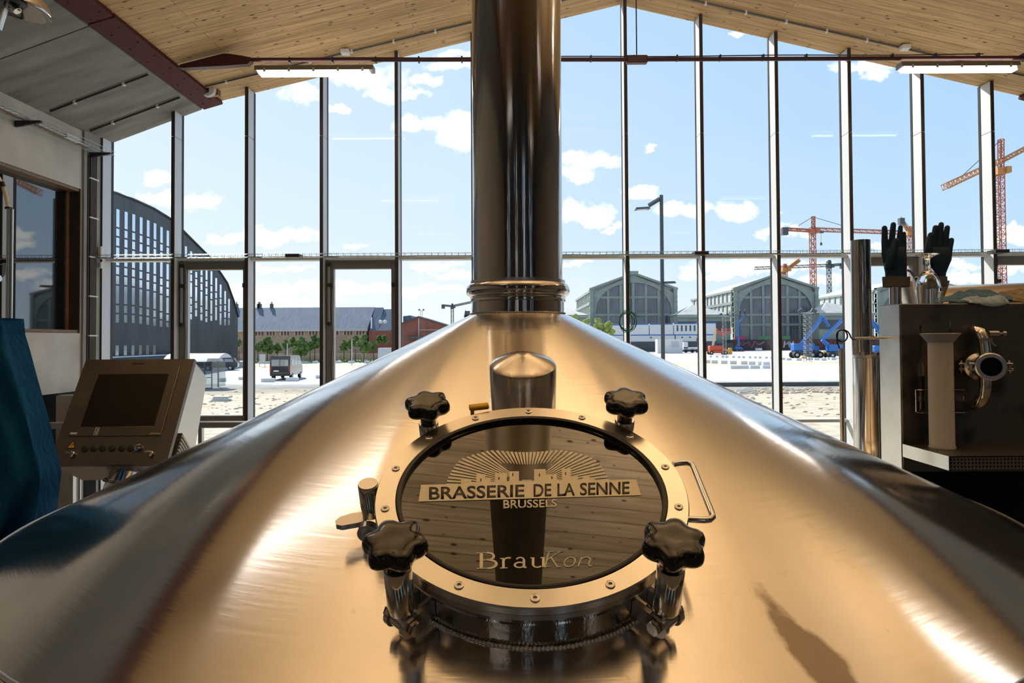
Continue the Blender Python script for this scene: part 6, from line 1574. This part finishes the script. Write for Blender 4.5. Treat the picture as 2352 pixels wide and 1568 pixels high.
# white gate frame lying near the facade
Y = 47; t = thing('barrier_frame', 'white tubular barrier leaning on the sand by the kettle silhouette', 'barrier', (Xat(1725, Y), Y, 0))
b = MB(); pts = [(1690, 897), (1728, 895), (1756, 930)]
for a, c in zip(pts, pts[1:]): b.bar(P(a[0], a[1], Y), P(c[0], c[1], Y), .13)
b.bar(P(1690, 905, Y), P(1727, 903, Y), .08); b.bar(P(1712, 915, Y), P(1740, 914, Y + .5), .08); b.bar(P(1728, 896, Y + .8), P(1746, 918, Y + .8), .09); b.bar(P(1690, 898, Y), P(1690, 930, Y), .1); b.build('tubes', M_BLOCK, t)

# street lamp -----------------------------------------------------
Y = 30; x = P(1521, 640, Y).x
t = thing('street_lamp', 'dark grey street lamp with an angled upper head and a small lower head', 'street lamp', (x, Y, 0))
M_LPOST = mat('lamp_post_paint', (.05, .065, .075), .4); zt_ = P(1515, 448, Y).z
b = MB(); b.cyl((x, Y, 0), (x, Y, zt_), .095, .08, 20); b.build('pole', M_LPOST, t)
b = MB(); b.bar(P(1516, 456, Y), P(1490, 472, Y), .14); b.build('arm', M_LPOST, t)
def head(p, w_, tilt, nm):
    b = MB(); b.M = Matrix.Translation(p) @ Matrix.Rotation(tilt, 4, 'Y'); b.prism([(-w_ / 2, -.2, .0), (w_ / 2, -.2, 0), (w_ / 2 * .8, -.12, .09), (-w_ / 2 * .8, -.12, .09)], (0, .4, 0)); o = b.build(nm, M_LPOST, t)
    b = MB(); b.M = Matrix.Translation(p) @ Matrix.Rotation(tilt, 4, 'Y'); b.bx(-w_ * .32, w_ * .32, -.15, .15, -.01, -.002); b.build('lens', M_ZINC, o)
head(P(1475, 481, Y), .68, R(-3), 'upper_head'); head(P(1537, 651, Y), .56, R(-2), 'lower_head')
b = MB(); b.bar(P(1519, 662, Y), P(1526, 654, Y), .1); b.build('lower_arm', M_LPOST, t)

# cranes -----------------------------------------------------------
def lattice(b, p0, p1, w_, n, up=Vector((0, 1, 0)), bw=None, tri=False):
    p0 = Vector(p0); p1 = Vector(p1); d = (p1 - p0).normalized(); a = d.cross(up).normalized(); c = d.cross(a)
    bw = bw or w_ * .16; co = [(-.5, -.5), (.5, -.5), (.5, .5), (-.5, .5)] if not tri else [(-.5, -.4), (.5, -.4), (0, .5)]
    def pt(t, k): return p0.lerp(p1, t) + a * (co[k][0] * w_) + c * (co[k][1] * w_)
    m = len(co)
    for k in range(m): b.bar(pt(0, k), pt(1, k), bw)
    for i in range(n):
        for k in range(m):
            j = (k + 1) % m
            s, e = (k, j) if i % 2 else (j, k)
            b.bar(pt(i / n, s), pt((i + 1) / n, e), bw * .6); b.bar(pt((i + 1) / n, k), pt((i + 1) / n, j), bw * .5)
def crane(label, Y, mast, cab_y, jib, cj, mat_m, mat_j, w_=1.9, apex=None, ties=(), hook=None, dY=0, group='tower cranes'):
    """mast=(px,ybase,ytop) jib=(px0,y0,px1,y1) cj=counter jib"""
    px, yb, yt = mast; x = Xat(px, Y)
    t = thing('tower_crane', label, 'crane', (x, Y, 0), group)
    b = MB(); zt_ = Zat(yt, Y, px); x = P(px, (yt + 780) / 2, Y).x
    lattice(b, (x, Y, 0), (x, Y, zt_), w_, max(6, int(zt_ / w_ / .9)), bw=w_ * .15); b.build('mast', mat_m, t)
    b = MB(); zc_ = Zat(cab_y, Y, px); b.box((x, Y, zc_), (w_ * 1.35, w_ * 1.35, w_ * 1.1)); b.box((x + w_ * .9, Y - w_ * .6, zc_ + .3), (w_ * .8, w_ * .9, w_)); b.build('slewing_cab', mat_j, t, smooth=False)
    b = MB(); lattice(b, P(jib[0], jib[1], Y), P(jib[2], jib[3], Y + dY), w_ * .75, 26, up=Vector((0, 0, 1)).cross(Vector((1, 0, 0))), bw=w_ * .13, tri=False); b.build('jib', mat_j, t)
    if cj:
        b = MB(); a, c = P(cj[0], cj[1], Y), P(cj[2], cj[3], Y - dY * .3); lattice(b, a, c, w_ * .55, 6, bw=w_ * .2); b.build('counter_jib', mat_j, t)
        b = MB(); b.box(c + Vector((0, 0, -w_ * .5)), (w_ * 1.3, w_ * 1.2, w_ * 1.7)); b.build('counterweight', M_CRD, t, smooth=False)
    if apex:
        b = MB(); lattice(b, P(px, cab_y, Y), P(px, apex, Y), w_ * .6, 6, bw=w_ * .14); b.build('apex_tower', mat_m, t)
    for (q0, q1, q2, q3) in ties: b = MB(); b.bar(P(q0, q1, Y), P(q2, q3, Y), w_ * .09); b.build('tie_bar', M_CRD, t)
    if hook:
        b = MB(); b.bar(P(hook[0], hook[1], Y), P(hook[0], hook[2], Y), .12); b.box(P(hook[0], hook[2], Y), (.9, .5, 1.4)); b.box(P(hook[0], hook[1], Y), (2.2, 1.2, .9)); b.build('trolley_hook', M_CRD, t, smooth=False)
    return t
crane('red tower crane with horizontal jib behind the second arched hall', 340, (1868, 800, 522), 532, (1868, 527, 2068, 534), (1868, 530, 1802, 526), M_CRR, M_CRR, 2.2, 497, ((1867, 498, 1834, 518), (1867, 498, 1935, 518)), (1886, 533, 560))
crane('tall red tower crane with sloping jib at the right edge', 230, (2299, 800, 395), 394, (2296, 370, 2170, 429), (2296, 372, 2372, 332), M_CRR, M_CRO, 2.1, 320, ((2298, 322, 2210, 404),), None, -30)
crane('ochre tower crane seen end-on between the two gloves', 330, (2090, 800, 535), 536, (2090, 540, 2140, 550), (2090, 536, 2070, 504), M_CRR, M_CRO, 1.8, 520, ((2069, 497, 2092, 524),))
crane('dark far tower crane right of the red one', 420, (1905, 800, 600), 612, (1905, 609, 1733, 616), (1905, 609, 1935, 607), M_CRD, M_CRD, 2.0, 597)
crane('ochre luffing crane above the ridge of the second arched hall', 340, (1803, 800, 612), 620, (1795, 628, 1836, 597), None, M_CRR, M_CRO, 2.0, 606)
crane('dark crane far left of the exhaust duct', 330, (1039, 800, 704), 706, (1039, 703, 1090, 692), (1039, 703, 1018, 701), M_CRD, M_CRD, 1.2, 697)
M_MAST = mat('mast_grey', (.22, .23, .24), .6)
# lattice flood light masts
def floodmast(px, yt, base, label, w_):
    Y = F * 3.9 / (base - 780); t = thing('floodlight_mast', label, 'floodlight mast', (Xat(px, Y), Y, 0), 'lattice floodlight masts')
    b = MB(); zt_ = Zat(yt, Y); x = Xat(px, Y); lattice(b, (x, Y, 0), (x, Y, zt_), w_, 22, bw=w_ * .055); b.build('lattice_mast', M_MAST, t)
    for s in (-1, 1): b = MB(); b.box((x + s * w_ * 1.1, Y, zt_ + .3), (w_ * .9, .3, w_ * .6), M=Matrix.Rotation(s * .5, 4, 'Y')); b.build('floodlight', M_CRD, t, smooth=False)
    b = MB(); b.bar((x - w_ * 1.4, Y, zt_), (x + w_ * 1.4, Y, zt_), .12); b.build('cross_arm', M_GALV, t)
floodmast(968, 712, 812, 'lattice floodlight mast in front of the red brick gable', .55); floodmast(1855, 722, 834, 'lattice floodlight mast standing before the blue boom lift', 1.0); floodmast(1664, 728, 826, 'lattice floodlight mast behind the red boom lift', .6)

# boom lifts --------------------------------------------------------
def lift(label, px, base, mt, pts, wid, basket=True, cream=None, sc_=1.0):
    Y = F * 3.9 / (base - 780); x = Xat(px, Y); t = thing('boom_lift', label, 'boom lift', (x, Y, 0), 'boom lifts in the yard')
    w_ = wid * Y / F; b = MB(); b.box((x, Y, w_ * .17), (w_ * .9, 2.0, w_ * .16), bev=.08); ch = b.build('chassis', M_CRD if mt is M_BLUEP else mt, t)
    b = MB(); b.box((x - w_ * .12, Y, w_ * .38), (w_ * .72, 1.9, w_ * .26), bev=.12); b.box((x + w_ * .2, Y, w_ * .33), (w_ * .4, 1.6, w_ * .16), bev=.05); b.build('turntable', mt, t)
    for s in (-1, 0.35, 1) if mt is M_BLUEP else (-1, 1):
        for dy in (-1, 1): b = MB(); b.cyl((x + s * w_ * .4, Y + dy - .25, w_ * .115), (x + s * w_ * .4, Y + dy + .25, w_ * .115), w_ * .115, seg=18); wh_ = b.build('wheel', M_TYRE, t); b = MB(); b.cyl((x + s * w_ * .4, Y + dy - .27, w_ * .115), (x + s * w_ * .4, Y + dy + .27, w_ * .115), w_ * .05, seg=12); b.build('hub', M_ZINC, wh_)
    for i, ((a0, a1), (c0, c1)) in enumerate(zip(pts, pts[1:])):
        b = MB(); p, q = P(a0, a1, Y), P(c0, c1, Y); th_ = (.5, .42, .3, .25)[min(i, 3)] * sc_
        b.tube([p, q], th_ * .62, 4); b.build('boom', cream if (cream and i == 0) else mt, t, smooth=False)
    if basket:
        p = P(*pts[-1], Y); s_ = 1.0 * sc_; b = MB()
        for z in (0, .55, 1.1):
            for (xa, ya, xb, yb) in ((-1, -.5, 1, -.5), (1, -.5, 1, .5), (1, .5, -1, .5), (-1, .5, -1, -.5)): b.bar(p + Vector((xa * s_, ya, z * s_)), p + Vector((xb * s_, yb, z * s_)), .12)
        for xa in (-1, 0, 1):
            for ya in (-.5, .5): b.bar(p + Vector((xa * s_, ya, 0)), p + Vector((xa * s_, ya, 1.1 * s_)), .1)
        b.build('basket', mt, t)
lift('red boom lift with a cream lower arm in front of the halls', 1647, 817, M_REDP, [(1637, 795), (1644, 755), (1657, 768), (1668, 766)], 40, cream=M_CREAM)
lift('blue boom lift with its arm folded at the top, left of the two', 1851, 826, M_BLUEP, [(1840, 790), (1890, 727), (1904, 750)], 66, basket=False, sc_=1.25)
lift('blue boom lift cut by the mullion, right of the two', 1930, 827, M_BLUEP, [(1905, 795), (1888, 780), (1936, 733)], 62, basket=False, sc_=1.35)
lift('blue boom lift seen between the steel tube and the box', 2030, 827, M_BLUEP, [(2040, 790), (2000, 735), (2035, 765)], 56, basket=False, sc_=1.1)
lift('slim blue boom lift raised against the second arched hall', 1697, 810, M_BLUEP, [(1697, 795), (1695, 743), (1705, 730), (1710, 722)], 20, basket=False)
b = MB(); Y = 135; 
for px, lab in ((1897, 'right blue boom lift'), (1672, 'red boom lift')):
    Y = 138 if px > 1800 else 170; b = MB(); b.box((Xat(px, Y), Y, .6), (1.7, 1.2, 1.2), bev=.08); b.box((Xat(px, Y) + .5, Y, 1.37), (.7, 1.0, .35), bev=.05); tag(b.build('yellow_bin', M_YELP, origin=(Xat(px, Y), Y, .0)), 'yellow skip beside the ' + lab, 'skip')
b = MB(); Y = 129; b.box((Xat(1848, Y), Y, .25), (1.2, .5, .4), bev=.05); tag(b.build('orange_crate', M_YELP, origin=(Xat(1848, Y), Y, 0)), 'low orange crate in front of the left blue boom lift', 'crate')
# workers
def worker(px, py, Y, vest, label):
    base = P(px, py, Y); t = thing('person', label, 'person', base)
    b = MB(); x, y, z = base
    for s in (-1, 1): b.tube([(x + s * .1, y, z), (x + s * .11, y, z + .45), (x + s * .09, y, z + .88)], [.07, .075, .1], 8)
    b.lathe([(0, z + .82), (.16, z + .86), (.15, z + 1.1), (.21, z + 1.38), (.12, z + 1.5), (.06, z + 1.54), (.06, z + 1.6), (0, z + 1.6)], (x, y, 0), 14)
    for s in (-1, 1): b.tube([(x + s * .2, y, z + 1.4), (x + s * .28, y - .05, z + 1.12), (x + s * .22, y - .25, z + .98)], [.06, .05, .04], 8)
    b.ball((x, y - .01, z + 1.68), .115, 2, (.9, 1, 1.15)); b.build('body', mat('work_clothes', (.03, .035, .05), .8), t)
    b = MB(); b.lathe([(.17, z + .95), (.165, z + 1.1), (.225, z + 1.36), (.14, z + 1.5)], (x, y, 0), 14); b.build('vest', vest, t)
    b = MB(); b.lathe([(.135, z + 1.7), (.12, z + 1.78), (.05, z + 1.84), (0, z + 1.85)], (x, y, 0), 14); b.build('helmet', M_CONT, t)
worker(1676, 724.6, 220.6, mat('yellow_vest', (.55, .62, .04), .7), 'person in a yellow vest and helmet standing on the pavilion roof edge')
worker(1700, 723.6, 226.5, M_CRD, 'person in dark clothes at work in front of the arched window, left one'); worker(1711, 723.6, 226.5, M_CRD, 'person in dark clothes at work in front of the arched window, right one')
t = thing('work_platform', 'small work platform under the persons at the arched window', 'platform', P(1699, 724, 226.5)); b = MB(); p = P(1699, 723.55, 226.5); b.box(p + Vector((-.2, 0, -.08)), (5.0, 1, .15)); b.cyl((p.x, p.y + .3, 0), (p.x, p.y + .3, p.z), .12, seg=8); b.build('deck', M_CRD, t, smooth=False)
# white wrapped bundle on mast, trailer by warehouse
Y = 118; t = thing('white_trailer', 'pale box trailer at the right rim of the second sash', 'trailer', (Xat(882, 90), 90, 0)); b = MB(); b.bx(Xat(868, 90), Xat(900, 90), 90, 92, .25, Zat(797, 90)); b.build('box', M_ZINC, t, smooth=False)
for px in (872, 896): b = MB(); b.cyl((Xat(px, 90), 89.9, .3), (Xat(px, 90), 90.3, .3), .3, seg=14); b.build('wheel', M_TYRE, t)
t = thing('site_lorry', 'white flat lorry parked right of the white hut', 'lorry', (Xat(1590, 190), 190, 0)); b = MB(); b.bx(Xat(1570, 190), Xat(1612, 190), 190, 192.4, .9, 1.5); b.bx(Xat(1570, 190), Xat(1580, 190), 190, 192.4, 1.2, 3.0); b.build('cab_and_bed', M_CONT, t, smooth=False)
for px in (1575, 1590, 1602): b = MB(); b.cyl((Xat(px, 190), 189.8, .5), (Xat(px, 190), 190.3, .5), .5, seg=14); b.build('wheel', M_TYRE, t)
for px, yt, Y, lab in ((660, 785, 110, 'thin grey lamp mast behind the van'), (808, 778, 110, 'thin grey mast left of the big tree in the second sash'), (1448, 745, 180, 'thin white flagpole in front of the site containers')):
    b = MB(); b.cyl((Xat(px, Y), Y, 0), (Xat(px, Y), Y, Zat(yt, Y)), .09, seg=8); tag(b.build('mast', M_ZINC, origin=(Xat(px, Y), Y, 0)), lab, 'mast')
# far skyline
b = MB(); rg = random.Random(2); x = -900
while x < 900:
    w_ = rg.uniform(20, 60); b.bx(x, x + w_, 640, 660, 0, rg.uniform(5, 13)); x += w_ * .9
struct('background_skyline', b, mat('hazy_roofs', (.36, .38, .40), .9), 'far low skyline', smooth=False)

# repeated little pieces become parts of their own
for o in [o for o in bpy.data.objects if o.type == 'MESH' and o.parent is not None and o.name.split('.')[0] in
          ('bracket', 'hanger', 'clamp_lug', 'tray_coupler', 'clip', 'opener_bracket', 'printed_windows', 'bolt', 'green_cables', 'cables', 'hose_tie', 'arched_shutter', 'glazing_bead', 'foot')]:
    nm = {'green_cables': 'green_cable', 'cables': 'grey_cable', 'printed_windows': 'printed_window'}.get(o.name.split('.')[0])
    if nm: o.name = nm
    explode(o)
